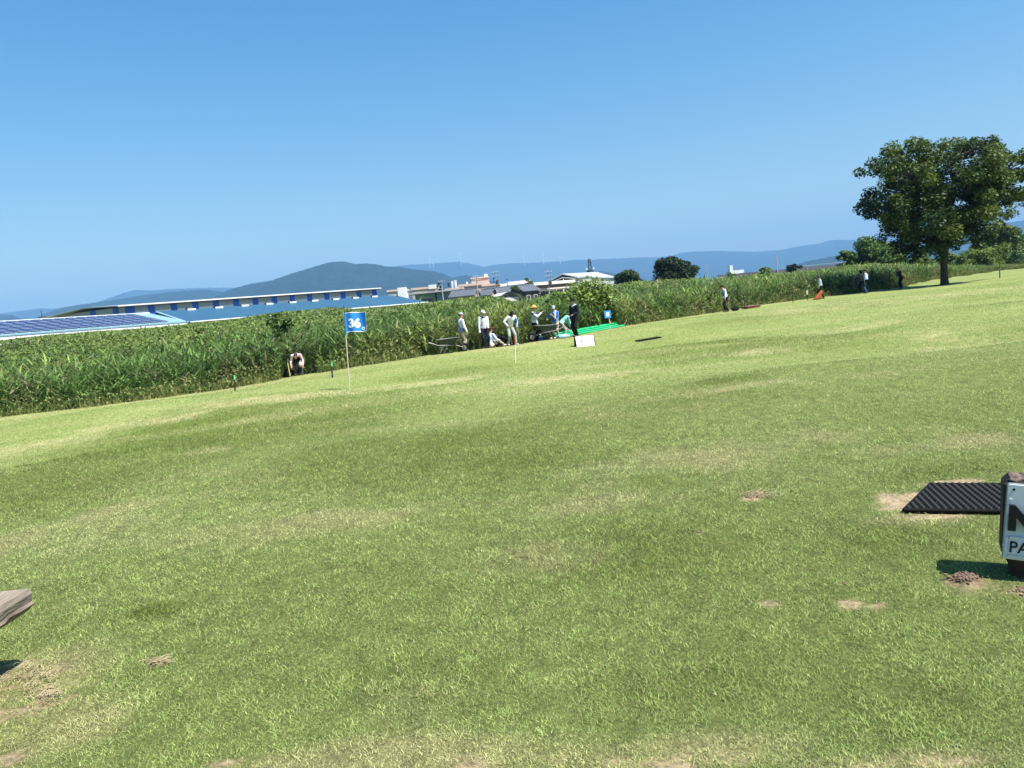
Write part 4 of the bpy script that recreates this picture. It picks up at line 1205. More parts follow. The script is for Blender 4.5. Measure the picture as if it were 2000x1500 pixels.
def person(loc, yaw, label, shirt, trousers, pelvis=(0, 0, .90), chest=(.02, 0, 1.30), head=None, look=(1, 0, 0), hands=((.05, .28, .80), (.05, -.28, .80)),
           feet=((.04, .10, 0), (-.02, -.10, 0)), knees=((1, .1, .1), (1, -.1, .1)), elbows=((-1, .4, 0), (-1, -.4, 0)), hat=None, hatm=None, shoes=SHOE, glove=None, sleeve=None, hscale=1.0, tw=0.0, hair=True, long_coat=False):
    o = empty('person', loc, yaw, label, 'person')
    o.scale = (hscale,) * 3
    P = Vector(pelvis); C = Vector(chest)
    up = (C - P).normalized()
    side = Vector((math.sin(-tw), math.cos(tw), 0)); side = (side - up * side.dot(up)).normalized()
    fwd = side.cross(up).normalized()
    N0 = C + up * .145
    Hc = Vector(head) if head else N0 + up * .10 + Vector((.03, 0, .06))
    lk = Vector(look).normalized()
    hup = (Vector((0, 0, 1)) * .6 + (Hc - N0).normalized() * .7); hside = hup.cross(lk).normalized(); hup = lk.cross(hside).normalized()
    HM = Matrix((lk, hside, hup)).transposed()
    TM = Matrix((fwd, side, up)).transposed()
    b = MB(); s = MB(); t = MB(); ex = MB()
    # head with jaw, nose, ears, brow
    b.ell(Hc + HM @ Vector((-.005, 0, .02)), (.098, .076, .105), SKIN, HM)
    b.ell(Hc + HM @ Vector((.035, 0, -.055)), (.058, .055, .062), SKIN, HM)
    b.ell(Hc + HM @ Vector((.100, 0, -.012)), (.022, .015, .028), SKIN, HM)
    for k in (-1, 1):
        b.ell(Hc + HM @ Vector((-.005, k * .078, -.005)), (.022, .012, .034), SKIN, HM)
        ex.ell(Hc + HM @ Vector((.088, k * .032, .018)), (.008, .013, .008), HAIR, HM, nu=8, nv=6)
    ex.ell(Hc + HM @ Vector((.090, 0, -.062)), (.006, .022, .006), C_MAROON, HM, nu=8, nv=6)
    cap(b, C + up * .08, Hc - hup * .05, .062, .055, SKIN)
    # torso
    b.ell(P + up * .02, (.105, .145, .12), SKIN, TM); b.ell(C, (.11, .155, .17), SKIN, TM); cap(b, P, C, .11, .12, SKIN)
    s.ell(P + up * .05, (.128, .168, .13), shirt, TM); s.ell(C - up * .03, (.135, .185, .19), shirt, TM); s.ell(C + up * .06, (.11, .185, .10), shirt, TM); cap(s, P + up * .06, C, .135, .14, shirt)
    if long_coat: s.ell(P - up * .08, (.14, .18, .17), shirt, TM)
    t.ell(P, (.125, .165, .12), trousers, TM)
    for i, k in enumerate((1, -1)):
        sh = C + side * (.185 * k) + up * .085
        el, hd = ik(sh, Vector(hands[i]), .29, .27, elbows[i])
        cap(b, sh, el, .048, .040, SKIN); cap(b, el, hd, .040, .028, SKIN)
        sm_ = shirt
        cap(s, sh, el, .072, .058, sm_); cap(s, el, el.lerp(hd, .9), .057, .045, sm_)
        hm_ = glove or SKIN
        dh = (hd - el).normalized()
        sd = dh.cross(Vector((0, 0, 1))); sd = sd.normalized() if sd.length > .1 else fwd.copy()
        pn = sd.cross(dh).normalized()
        b.ell(hd + dh * .045, (.05, .040, .020), SKIN, Matrix((dh, sd, pn)).transposed())
        for j, (off, ln) in enumerate(((-.030, .066), (-.010, .076), (.010, .072), (.028, .058))):
            r0 = hd + dh * .075 + sd * off
            k1 = r0 + dh * ln * .5 - pn * .008; k2 = k1 + dh * ln * .28 - pn * .022
            ex.tube([r0, k1, k2], [.010, .009, .007], SKIN, 6)
        ex.tube([hd + dh * .02 + sd * .032 * k, hd + dh * .055 + sd * .058 * k, hd + dh * .085 + sd * .056 * k - pn * .01], [.012, .010, .008], SKIN, 6)
        if glove:
            gm = MB(); gm.ell(hd + dh * .05, (.075, .05, .034), glove, Matrix((dh, sd, pn)).transposed()); gm.build('glove', o)
        hp = P + side * (.092 * k) - up * .03
        ft = Vector(feet[i]) + Vector((0, 0, .085))
        kn, ft = ik(hp, ft, .43, .42, knees[i])
        cap(b, hp, kn, .075, .052, SKIN); cap(b, kn, ft, .052, .036, SKIN)
        cap(t, hp, kn, .098, .072, trousers); cap(t, kn, kn.lerp(ft, .93), .072, .060, trousers)
        toe = Vector((1, .15 * k, 0)) if abs(kn.z - ft.z) > .15 else Vector((.5, 0, .85)).normalized()
        fm = MB()
        fm.ell(ft + toe * .055 - Vector((0, 0, .045)), (.135, .05, .045), shoes, Matrix((toe, Vector((0, 0, 1)).cross(toe).normalized() if abs(toe.z) < .9 else Vector((0, 1, 0)), toe.cross(Vector((0, 0, 1)).cross(toe)).normalized())).transposed())
        fm.ell(ft - Vector((0, 0, .02)), (.055, .048, .06), shoes)
        fm.build('shoe', o)
    body = remeshed('body', b, .016, o, ex)
    remeshed('shirt', s, .02, o); remeshed('trousers', t, .02, o)
    hm = MB()
    if hair:
        hm.ell(Hc + HM @ Vector((-.02, 0, .03)), (.098, .085, .105), HAIR, HM, zmin=-.45)
        hm.build('hair', o)
    if hat:
        h = MB()
        if hat == 'cap':
            h.ell(Hc + HM @ Vector((-.005, 0, .045)), (.115, .096, .10), hatm, HM, zmin=0)
            h.ell(Hc + HM @ Vector((.13, 0, .05)), (.085, .075, .012), hatm, HM)
        elif hat == 'brim':
            h.ell(Hc + HM @ Vector((-.005, 0, .05)), (.118, .10, .11), hatm, HM, zmin=0)
            h.ell(Hc + HM @ Vector((0, 0, .05)), (.205, .19, .014), hatm, HM)
        elif hat == 'hood':
            h.ell(Hc + HM @ Vector((-.02, 0, .01)), (.112, .105, .135), hatm, HM)
            h.ell(Hc + HM @ Vector((-.06, 0, -.12)), (.09, .11, .10), hatm, HM)
        h.build('hat', o)
    o['_x'] = 0
    del o['_x']
    return o, dict(C=C, P=P, up=up, side=side, fwd=fwd, H=Hc, TM=TM, HM=HM)

def foot(px, py, D=None):
    if D is None:
        return G(px, py)
    p = at(px, py, D); p[2] = gz(p[0], p[1]); return p

RT, LF, TO, AW = 0.0, math.pi, -math.pi / 2, math.pi / 2
# left: worker bending at the reed edge, facing the viewer
o, k = person(foot(585, 733), TO + .1, 'person bending forward at the reed edge in a dark apron and pinkish sleeves', C_PINK, C_DGREY, pelvis=(-.18, 0, .80), chest=(.20, 0, .93), head=(.44, 0, .90), look=(.7, 0, -.7), hscale=.95,
              hands=((.36, .27, .46), (.40, -.25, .50)), feet=((.05, .16, 0), (-.05, -.16, 0)))
m = MB(); m.ell((.12, 0, .84), (.15, .185, .30), C_BLACK, Matrix.Rotation(R(50), 3, 'Y')); m.build('apron', o)
ba = foot(585, 733)
def bag(name, loc, size, m_, label, cat_='bag'):
    o = empty(name, loc, 0, label, cat_)
    m = MB(); m.ell((0, 0, 0), size, m_, nu=14, nv=10); remeshed('sack', m, min(size) * .25, o)
    m = MB(); m.tube([(-size[0] * .5, 0, size[2] * .8), (0, 0, size[2] * 1.5), (size[0] * .5, 0, size[2] * .8)], .012, m_, 6); m.build('handle', o)
    return o
bag('bag', (ba[0] + .22, ba[1] - .42, ba[2] + .50), (.09, .07, .11), C_PINK, 'small pink bag held by the bending person at the reed edge')
def stick(name, a, b, r, m_, label, cat_, extra=None):
    a = Vector(a); b = Vector(b)
    o = empty(name, a, 0, label, cat_)
    m = MB(); m.tube([(0, 0, 0), b - a], r, m_, 7); m.build('shaft', o)
    if extra: extra(o, b - a)
    return o
YEL = mat('yellow wood', (.55, .45, .18), .7, var=.15)
WOODT = mat('pale wood handle', (.45, .36, .25), .7, var=.2, stretch=(1, 1, .2))
IRON = mat('worn iron', (.22, .21, .20), .5, metal=.6, var=.2)
def sickle(o, d):
    m = MB(); pts = [d + Vector((0.02 * i - .02 * i * i * .2, -.01, .05 * i)) for i in range(5)]
    m.tube(pts, [.02, .02, .018, .012, .004], IRON, 5); m.build('blade', o)
stick('hand_tool', (ba[0] - .30, ba[1] - .42, ba[2] + .02), (ba[0] - .34, ba[1] - .40, ba[2] + .62), .022, YEL, 'yellow handled tool held to the ground by the bending person', 'hand tool', sickle)

# group by the wheelbarrows
o, k = person(foot(905, 686), .45, 'person in grey cap and white jacket with a shoulder strap, by the left wheelbarrow', C_WHITE, C_BEIGE, look=(1, -.25, -.15), hat='cap', hatm=C_MGREY, shoes=SHOEW,
              hands=((.10, .25, .80), (.16, -.30, .82)), feet=((.10, .10, 0), (-.10, -.12, 0)), hscale=1.0)
m = MB(); C = k['C']; m.tube([C + Vector((-.02, .16, .16)), C + Vector((-.15, .10, .06)), C + Vector((-.165, -.02, -.12)), C + Vector((-.12, -.14, -.28)), C + Vector((.05, -.185, -.34))], .016, C_NAVY, 6); m.build('strap', o)
m = MB(); m.box((-.05, -.20, .96), (.20, .07, .16), C_DENIM); m.build('pouch', o)
o, k = person(foot(949, 680), TO + .35, 'person in white cap, light sweatshirt and navy trousers standing behind the seated worker', C_GREY, C_NAVY, look=(1, .1, -.2), hat='cap', hatm=C_WHITE,
              hands=((.26, .12, .98), (.12, -.26, .80)), feet=((.05, .12, 0), (-.03, -.12, 0)), glove=C_WHITE)
m = MB(); m.tube([k['C'] + Vector((.06, .09, .12)), k['C'] + Vector((.10, 0, .09)), k['C'] + Vector((.06, -.09, .12))], .03, C_NAVY, 6); m.build('collar', o)
p = foot(958, 678); p[1] -= .35
p[2] = gz(p[0], p[1])
o, k = person(p, AW - .75, 'person in a pale blue shirt sitting on the ground with their back turned', C_PALEB, C_BEIGE, pelvis=(0, 0, .12), chest=(.06, 0, .50), look=(1, 0, -.3), hat='cap', hatm=C_MAROON,
              hands=((.45, .18, .28), (.42, -.22, .30)), feet=((.62, .14, 0), (.72, -.16, 0)), knees=((.3, .2, 1), (.3, -.2, 1)), shoes=SHOEW)
p = foot(988, 674)
o, k = person(p, LF + .15, 'person in black crouching low to the left beside the person in white', C_BLACK, C_BLACK, pelvis=(-.12, 0, .30), chest=(.20, 0, .46), head=(.42, 0, .50), look=(.8, .2, -.5),
              hands=((.48, .16, .06), (.46, -.16, .08)), feet=((.10, .14, 0), (-.30, -.14, 0)), knees=((.6, .5, .6), (.6, -.5, .3)))
p = foot(1000, 673)
o, k = person(p, TO + .55, 'person in white shirt and navy cap leaning forward, hand on hip, one sleeve blue', C_WHITE, C_OLIVE, pelvis=(-.06, 0, .90), chest=(.14, 0, 1.26), head=(.26, 0, 1.46), look=(.9, .1, -.5), hat='hood', hatm=C_NAVY,
              hands=((.12, -.02 + .30, .80), (.14, -.22, .92)), elbows=((-.2, 1, -.2), (-.4, -1, .1)), feet=((.12, .16, 0), (-.12, -.14, 0)), hair=False, shoes=SHOEW)
m = MB(); C = k['C']; sh = C + k['side'] * .2 + k['up'] * .04
cap(m, sh + Vector((0, .02, -.08)), Vector((.10, .31, 1.0)), .082, .072, C_ROYAL); cap(m, Vector((.10, .31, 1.0)), Vector((.12, .30, .84)), .07, .055, C_ROYAL); remeshed('sleeve', m, .02, o)
p = foot(1046, 665)
o, k = person(p, .25 - .5, 'person in an orange straw hat, white shirt and grey vest pointing to the right', C_WHITE, C_BLACK, look=(1, .3, 0), hat='brim', hatm=C_STRAW, hands=((.12, .22, .84), (.42, -.12, 1.36)), elbows=((-1, .4, 0), (-.2, -.6, -1)),
              feet=((.04, .09, 0), (-.05, -.09, 0)), hscale=1.02)
m = MB(); C = k['C']; m.ell(C + Vector((.015, -.01, -.09)), (.15, .19, .24), C_GREY, k['TM']); remeshed('vest', m, .02, o)
m = MB(); cap(m, Vector((.17, -.16, 1.36)), Vector((.36, -.12, 1.37)), .062, .05, C_DGREY); cap(m, k['C'] + Vector((.0, -.20, .06)), Vector((.17, -.18, 1.35)), .078, .066, C_DGREY); remeshed('sleeve', m, .02, o)
p8 = foot(1087, 658)
o, k = person(p8, TO - .35, 'person in grey cap, blue shirt and white towel holding a shovel', C_BLUE, C_BEIGE, chest=(.05, 0, 1.29), look=(.9, .3, -.3), hat='cap', hatm=C_MGREY, shoes=SHOEW,
              hands=((.22, .12, .86), (.16, -.34, 1.10)), feet=((.06, .12, 0), (-.02, -.12, 0)), hscale=1.0)
m = MB(); C = k['C']
m.tube([C + Vector((-.02, .10, .16)), C + Vector((.11, .08, .08)), C + Vector((.145, .07, -.10)), C + Vector((.14, .06, -.22))], [.03, .035, .04, .04], C_WHITE, 6); m.tube([C + Vector((-.02, .10, .16)), C + Vector((-.09, 0, .16)), C + Vector((-.02, -.10, .16)), C + Vector((.10, -.09, .06))], .03, C_WHITE, 6); m.build('towel', o)
def shovel(o, d):
    m = MB(); dn = d.normalized(); sd = dn.cross(Vector((0, -1, 0))).normalized(); nn = Vector((0, -1, 0))
    a = d; pts = []
    for t, w_ in ((0, .06), (.06, .11), (.22, .11), (.30, .02)):
        for s_ in (-1, 0, 1):
            pts.append(a + dn * t + sd * (w_ * s_) + nn * (.03 * abs(s_)))
    f = []
    for i in range(3):
        for j in range(2):
            f.append((i * 3 + j, i * 3 + j + 1, i * 3 + j + 4, i * 3 + j + 3))
    m.add(pts + [q - nn * .006 for q in pts], f + [tuple(reversed([i + 12 for i in q])) for q in f], IRON, True); m.build('blade', o)
    m = MB(); m.tube([-dn * .02 - sd * .06, -dn * .02 + sd * .06], .018, WOODT, 6); m.build('grip', o)
sa = at(1076, 614, p8[1] - .45); sb = at(1119, 651, p8[1] - .5)
stick('shovel', sa, sb, .02, WOODT, 'long wooden shovel held slantwise by the person in blue', 'shovel', shovel)
p = foot(1107, 656); p[1] += 1.0; p[2] = gz(p[0], p[1])
o, k = person(p, RT + .15, 'person in a mint green top bending over behind the person in blue', C_MINT, C_OLIVE, pelvis=(-.16, 0, .86), chest=(.14, 0, 1.08), head=(.34, 0, 1.06), look=(.7, 0, -.7), hat='cap', hatm=C_NAVY,
              hands=((.36, .16, .55), (.36, -.18, .55)), feet=((.02, .13, 0), (-.12, -.13, 0)))
p = foot(1126, 658)
o, k = person(p, LF + .75, 'person in black with wide dark hat and white collar behind the white box marker', C_NAVY, C_BLACK, look=(1, .2, -.1), hat='brim', hatm=C_BLACK, hands=((.22, .10, 1.02), (.02, .26 - .54, .80)), hair=True,
              feet=((.03, .09, 0), (-.06, -.10, 0)), hscale=1.05, long_coat=True)
m = MB(); m.tube([k['C'] + Vector((-.03, .10, .15)), k['C'] + Vector((.07, .05, .13)), k['C'] + Vector((.09, 0, .05))], .035, C_WHITE, 6); m.tube([k['C'] + Vector((-.03, -.10, .15)), k['C'] + Vector((.07, -.05, .13)), k['C'] + Vector((.09, 0, .05))], .035, C_WHITE, 6); m.tube([k['C'] + Vector((-.03, .1, .15)), k['C'] + Vector((-.09, 0, .17)), k['C'] + Vector((-.03, -.1, .15))], .035, C_WHITE, 6); m.build('collar', o)
# workers further right
p = foot(1419, 609)
o, k = person(p, LF + .1, 'person in a white shirt and black trousers walking left alone along the reeds', C_WHITE, C_BLACK, chest=(.08, 0, 1.28), head=(.20, 0, 1.52), look=(1, 0, -.3), hat='cap', hatm=C_BLACK, hands=((.14, .24, .80), (.10, -.26, .78)), feet=((.10, .08, 0), (-.14, -.08, 0)), hscale=1.02)
m = MB(); m.ell(k['C'] + k['fwd'] * .07 - k['up'] * .12, (.10, .13, .24), C_TEAL, k['TM']); remeshed('apron', m, .02, o)
p = foot(1604, 584)
o, k = person(p, LF - .25, 'person in a grey jacket and dark hood dragging an orange sack along the lawn edge', C_MGREY, C_BLACK, chest=(.06, 0, 1.28), look=(1, .1, -.2), hat='hood', hatm=C_DGREY, hands=((.16, .26, .72), (.16, -.24, .70)), feet=((.16, .08, 0), (-.18, -.08, 0)), hair=False)
sk_ = empty('sack', (p[0] - .22, p[1] - .35, p[2]), 0, 'orange sack held against the ground by the person in grey', 'sack')
ORG = mat('orange sheet', (.36, .085, .025), .7, var=.2, scale=5)
m = MB(); m.ell((-.26, 0, .06), (.26, .10, .06), ORG); cap(m, (-.30, 0, .10), (.10, .02, .58), .10, .05, ORG); cap(m, (-.08, .02, .10), (.12, 0, .52), .12, .06, ORG); m.ell((-.05, 0, .16), (.20, .08, .16), ORG, Matrix.Rotation(R(-40), 3, 'Y')); remeshed('cloth', m, .03, sk_)
p = foot(1683, 573)
o, k = person(p, LF + .05, 'person in dark grey stretching out an arm beside the person in pale shirt', C_DGREY, C_BLACK, look=(1, 0, -.1), hat='hood', hatm=C_BLACK, hands=((.58, .30, 1.26), (.06, -.28, .80)), elbows=((-.2, .5, -1), (-1, -.4, 0)), hair=False)
p = foot(1693, 573)
o, k = person(p, LF - .5, 'person in pale shirt and jeans with a black shoulder bag', C_PALEB, C_DENIM, look=(1, -.1, -.1), hands=((.08, .26, .78), (.10, -.28, .76)), hat='cap', hatm=C_BLACK)
m = MB(); m.box((-.04, .24, .90), (.24, .10, .22), C_BLACK); m.tube([(-.04, .2, 1.0), k['C'] + Vector((.1, 0, 0)), k['C'] + Vector((0, -.17, .14))], .014, C_BLACK, 6); m.build('shoulder_bag', o)
p = foot(1760, 564); p[1] -= .3; p[0] *= 1 - .3 / p[1]; p[2] = gz(p[0], p[1])
o, k = person(p, LF + .3, 'person in dark navy leaning left onto a stake with one hand on the hip', C_DNAVY, C_BLACK, pelvis=(-.05, 0, .90), chest=(.14, 0, 1.26), head=(.28, 0, 1.46), look=(1, 0, -.35), hands=((.62, .16, 1.0), (.0, -.20, .95)), elbows=((0, .4, -1), (-.6, -1, .1)), feet=((.06, .10, 0), (-.08, -.10, 0)))

# ================================================================== THINGS ON THE LAWN
# ---- wheelbarrows
BAR = mat('dark green tray', (.035, .05, .042), .5, var=.25, scale=5); BARL = mat('worn tray rim', (.12, .13, .12), .5)
def wheelbarrow(loc, yaw, label, sc=1.0, load=None):
    o = empty('wheelbarrow', loc, yaw, label, 'wheelbarrow'); o.scale = (sc,) * 3
    m = MB()
    top = [(-.50, -.33), (.52, -.33), (.52, .33), (-.50, .33)]; bot = [(-.30, -.20), (.22, -.20), (.22, .20), (-.30, .20)]
    vs = [(x, y, .64 + (.04 if x > 0 else 0)) for x, y in top] + [(x, y, .36) for x, y in bot]
    vi = [(x * .96, y * .95, z + .0) for x, y, z in vs[:4]] + [(x * .95, y * .95, z + .015) for x, y, z in vs[4:]]
    f = [(4, 5, 1, 0), (5, 6, 2, 1), (6, 7, 3, 2), (7, 4, 0, 3), (7, 6, 5, 4)]
    m.add(vs + vi, f + [tuple(i + 8 for i in reversed(q)) for q in f] + [(0, 1, 9, 8), (1, 2, 10, 9), (2, 3, 11, 10), (3, 0, 8, 11)], BAR)
    t = m.build('tray', o)
    m = MB(); rim = [(x, y, .645 + (.04 if x > 0 else 0)) for x, y in top]; m.tube(rim + rim[:1], .018, BARL, 6); m.build('rim', t)
    for s_ in (-1, 1):
        m = MB(); m.tube([(.70, .05 * s_, .20), (.30, .17 * s_, .34), (-.45, .26 * s_, .40), (-.95, .30 * s_, .60)], .02, IRON, 7); h = m.build('handle', o)
        m = MB(); m.tube([(-.86, .295 * s_, .565), (-.98, .302 * s_, .615)], .026, RUBBER, 8); m.build('grip', h)
        m = MB(); m.tube([(-.25, .22 * s_, .37), (-.42, .24 * s_, .02), (-.22, .24 * s_, .02), (-.05, .2 * s_, .36)], .017, IRON, 6); m.build('leg', o)
        m = MB(); m.tube([(.70, .06 * s_, .20), (.50, .2 * s_, .60)], .015, IRON, 6); m.build('brace', o)
    m = MB()
    n = 20
    for i in range(n):
        a0, a1 = 2 * math.pi * i / n, 2 * math.pi * (i + 1) / n
        m.tube([(.70 + .15 * math.cos(a0), 0, .20 + .15 * math.sin(a0)), (.70 + .15 * math.cos(a1), 0, .20 + .15 * math.sin(a1))], .05, RUBBER, 8, caps=False)
    wl = m.build('wheel', o)
    m = MB(); m.tube([(.70, -.03, .20), (.70, .03, .20)], .11, IRON, 14); m.tube([(.70, -.08, .20), (.70, .08, .20)], .015, IRON, 6); m.build('rim', wl)
    if load:
        m = MB(); m.ell((-.05, 0, .58), (.38, .26, .10), load); remeshed('load', m, .04, o)
    return o
SOIL = mat('brown soil', (.16, .11, .07), .95, var=.4, scale=18, bump=.8)
p = foot(877, 690)
wheelbarrow(p, .12, 'dark wheelbarrow with a tilted tray standing left of the person in a grey cap', 1.0, SOIL)
p = foot(1068, 664)
wheelbarrow(p, R(200), 'dark green wheelbarrow between the straw hat and the person in blue', 1.05)
# clutter at the group's feet
BOTB = mat('blue plastic', (.03, .16, .50), .35); BOTC = mat('clear blue plastic', (.30, .48, .62), .2, spec=.6)
p = foot(1055, 664)
o = empty('jug', p, 0, 'white and blue plastic jug on the ground beside the straw-hatted person', 'jug')
m = MB(); m.tube([(0, 0, 0), (0, 0, .02), (0, 0, .26), (0, 0, .32), (0, 0, .36)], [.10, .12, .12, .06, .04], C_WHITE, 12); m.build('bottle', o)
m = MB(); m.tube([(.1, 0, .05), (.16, 0, .08), (.17, 0, .20), (.10, 0, .25)], .02, BOTB, 6); m.build('handle', o); m = MB(); m.tube([(0, 0, .36), (0, 0, .40)], .05, BOTB, 10); m.build('lid', o)
m = MB(); m.tube([(0, 0, .08), (0, 0, .2)], .125, BOTB, 12, caps=False); m.build('label_band', o)
p = foot(1101, 661)
o = empty('water_bottle', (p[0], p[1], p[2] + .1), .25, 'pale blue plastic bottle lying on the grass in front of the person in blue', 'bottle')
m = MB(); m.tube([(-.26, 0, 0), (-.24, 0, 0), (.14, 0, 0), (.22, 0, 0), (.24, 0, 0)], [.08, .10, .10, .05, .045], BOTC, 12); m.build('bottle', o)
m = MB(); m.tube([(.24, 0, 0), (.29, 0, 0)], .052, C_WHITE, 10); m.build('lid', o)
p = foot(1080, 660)
o = empty('work_gloves', (p[0], p[1] + .1, p[2]), 0, 'pair of tan work gloves dropped under the dark green wheelbarrow', 'gloves')
for q in (-.09, .09):
    m = MB(); m.ell((q, 0, .05), (.075, .10, .05), C_BEIGE)
    for j in range(4): m.tube([(q - .05 + j * .033, .07, .05), (q - .06 + j * .04, .16, .05 + .02 * j)], .018, C_BEIGE, 6)
    remeshed('glove', m, .012, o)

# ---- green pipes
GRN = mat('bright green pipe', (.020, .42, .15), .35, spec=.5)
pa, pb = G(1099, 657.5), G(1219, 636.5)
pa, pb = Vector(pa), Vector(pb)
d = (pb - pa); nrm = Vector((-d.y, d.x, 0)).normalized()
lab = ['bright green pipe lying nearest the viewer behind the person in black', 'second bright green pipe from the front, lying on the grass', 'third bright green pipe from the front, lying on the grass', 'bright green pipe lying on top of the other pipes']
for k, (off, zz, s0) in enumerate(((0, .05, 0), (.3, .115, -.2), (.65, .185, .25), (1.0, .19, .6))):
    a = pa + nrm * off + d.normalized() * s0; b = pb + nrm * off + d.normalized() * s0
    a.z = pa.z + zz; b.z = pb.z + zz * .9
    o = empty('green_pipe', a, 0, lab[k], 'pipe', 'green pipes on the grass')
    m = MB(); m.tube([(0, 0, 0), b - a], .052, GRN, 12, caps=False); m.tube([(0, 0, 0), b - a], .044, DARK, 12); m.build('tube', o)
    m = MB(); e = (b - a); m.tube([e * .90, e * .93], .060, GRN, 12); m.build('socket', o)

for t, lb in ((.22, 'near timber bearer under the stacked green pipes'), (.78, 'far timber bearer under the stacked green pipes')):
    c = pa.lerp(pb, t) + nrm * .7
    o = empty('timber_bearer', (c.x, c.y, c.z), math.atan2(nrm.y, nrm.x), lb, 'timber')
    m = MB(); m.add([(-.5, -.05, -.5), (.45, -.05, -.5), (.45, -.05, .12), (-.25, -.05, .05), (-.5, -.05, -.02), (-.5, .05, -.5), (.45, .05, -.5), (.45, .05, .12), (-.25, .05, .05), (-.5, .05, -.02)],
                      [(0, 1, 2, 3, 4), (9, 8, 7, 6, 5), (0, 5, 6, 1), (1, 6, 7, 2), (2, 7, 8, 3), (3, 8, 9, 4), (4, 9, 5, 0)], WOODT); m.build('block', o)

# ---- flags
FLAGB = mat('blue flag cloth', (.02, .21, .62), .75, var=.12, scale=3); NUMW = mat('flag lettering', (.80, .82, .84), .7)
POLEW = mat('pale pole', (.52, .47, .38), .6, var=.1); POLEK = mat('black pole', (.015, .015, .016), .5)
def text_mesh(body, size, extrude=0.0, offset=0.0, res=6):
    cu = bpy.data.curves.new('text', 'FONT'); cu.body = body; cu.size = size; cu.extrude = extrude; cu.offset = offset; cu.resolution_u = res
    to = bpy.data.objects.new('text', cu); COL.objects.link(to)
    dg = bpy.context.evaluated_depsgraph_get()
    me = bpy.data.meshes.new_from_object(to.evaluated_get(dg))
    bpy.data.objects.remove(to); bpy.data.curves.remove(cu)
    return me
def mesh_obj(name, me, parent, m_):
    me.name = name; me.materials.clear(); me.materials.append(m_)
    o = bpy.data.objects.new(name, me); COL.objects.link(o); o.parent = parent; return o
fb = G(683, 761)
ftop = at(671.5, 597, fb[1])
FH = ftop[2] - fb[2]
flag = empty('golf_flag', fb, 0, 'tall pin flag with a blue cloth numbered in white', 'flag')
lean = Vector((ftop[0] - fb[0], 0, FH))
ax = lambda t: lean * t
m = MB(); m.tube([(0, 0, -.05), ax(.0), ax(.66)], .016, POLEW, 8); m.build('pole', flag)
m = MB(); m.tube([ax(.655), ax(1.0)], [.014, .012], POLEK, 8); m.build('pole_top', flag)
fw = 40 * fb[1] / FPX * 1.02; fh = 38 * fb[1] / FPX
fz0 = at(675, 650, fb[1])[2] - fb[2]
def wave(x, z):
    t = x / fw
    return (x + lean.x * (fz0 + z) / FH + .012 + z * .02 * t, .045 * math.sin(t * 7.5 + 1.6 + z * 2.2) * min(1, t * 3) - .02 * t, fz0 + z + (.008 - .045 * t) * 0 + .015 * math.sin(t * 6))
def wm(grid, z0, z1, x0, x1, dy, mt, name, par):
    m = MB(); nx, nz = grid
    vs = []
    for i in range(nx + 1):
        for j in range(nz + 1):
            x, y, z = wave(x0 + (x1 - x0) * i / nx, z0 + (z1 - z0) * j / nz); vs.append((x, y + dy, z))
    fs = [(i * (nz + 1) + j, (i + 1) * (nz + 1) + j, (i + 1) * (nz + 1) + j + 1, i * (nz + 1) + j + 1) for i in range(nx) for j in range(nz)]
    n = len(vs)
    m.add(vs + [(x, y + .004, z) for x, y, z in vs], fs + [tuple(reversed([q + n for q in f])) for f in fs], mt, True)
    return m.build(name, par)
cl = wm((26, 14), 0, fh, 0, fw, 0, FLAGB, 'cloth', flag)
wm((20, 1), fh - .022, fh, .02, fw, -.004, NUMW, 'hem', cl)
wm((20, 1), 0, .018, .02, fw, -.004, NUMW, 'hem', cl)
wm((1, 14), 0, fh, fw - .014, fw, -.004, NUMW, 'hem', cl)
m = MB(); m.tube([wave(0, -.05), wave(0, fh + .02)], .024, FLAGB, 8); m.build('pole_sleeve', cl)
def flag_text(body, size, ox, oz, bold, name):
    me = text_mesh(body, size, 0, bold)
    bm = bmesh.new(); bm.from_mesh(me)
    bmesh.ops.subdivide_edges(bm, edges=[e for e in bm.edges if e.calc_length() > .04], cuts=3, use_grid_fill=False)
    bmesh.ops.triangulate(bm, faces=bm.faces[:])
    for v in bm.verts:
        x, y, z = wave(ox + v.co.x, oz + v.co.y); v.co = (x, y - .010, z)
    bm.to_mesh(me); bm.free()
    return mesh_obj(name, me, cl, NUMW)
flag_text('36', .37, .10, .15, .018, 'number')
m = MB(); n = 18; cx_, cz_ = fw * .84, fh * .16
cen = wave(cx_, cz_); ring = [wave(cx_ + .058 * math.cos(2 * math.pi * i / n), cz_ + .052 * math.sin(2 * math.pi * i / n)) for i in range(n)]
m.add([(c[0], c[1] - .014, c[2]) for c in [cen] + ring], [(0, 1 + i, 1 + (i + 1) % n) for i in range(n)], NUMW); m.build('emblem', cl)
m = MB(); m.tube([(cen[0] - .03, cen[1] - .018, cen[2]), (cen[0], cen[1] - .018, cen[2] + .012), (cen[0] + .03, cen[1] - .018, cen[2])], .007, FLAGB, 5); m.build('emblem_mark', cl)

# small far flag
fb2 = foot(1191, 638, 39.5); t2 = at(1189, 606, fb2[1])
o = empty('golf_flag', fb2, 0, 'small pale blue flag board on a short stake above the green pipes', 'flag')
h = t2[2] - fb2[2]
m = MB(); m.tube([(0, 0, -.05), (0, 0, h * .7)], .022, POLEW, 7); m.build('pole', o)
m = MB(); m.box((-.06, -.02, h - .20), (.33, .02, .38), mat('pale blue board', (.05, .33, .72), .6)); m.build('board', o)
m = MB(); m.box((-.06, -.034, h - .20), (.15, .006, .22), NUMW); m.build('panel', o)
m = MB(); m.box((.03, -.03, h * .40), (.09, .02, .09), mat('orange tag', (.70, .28, .10), .7)); m.build('tag', o)

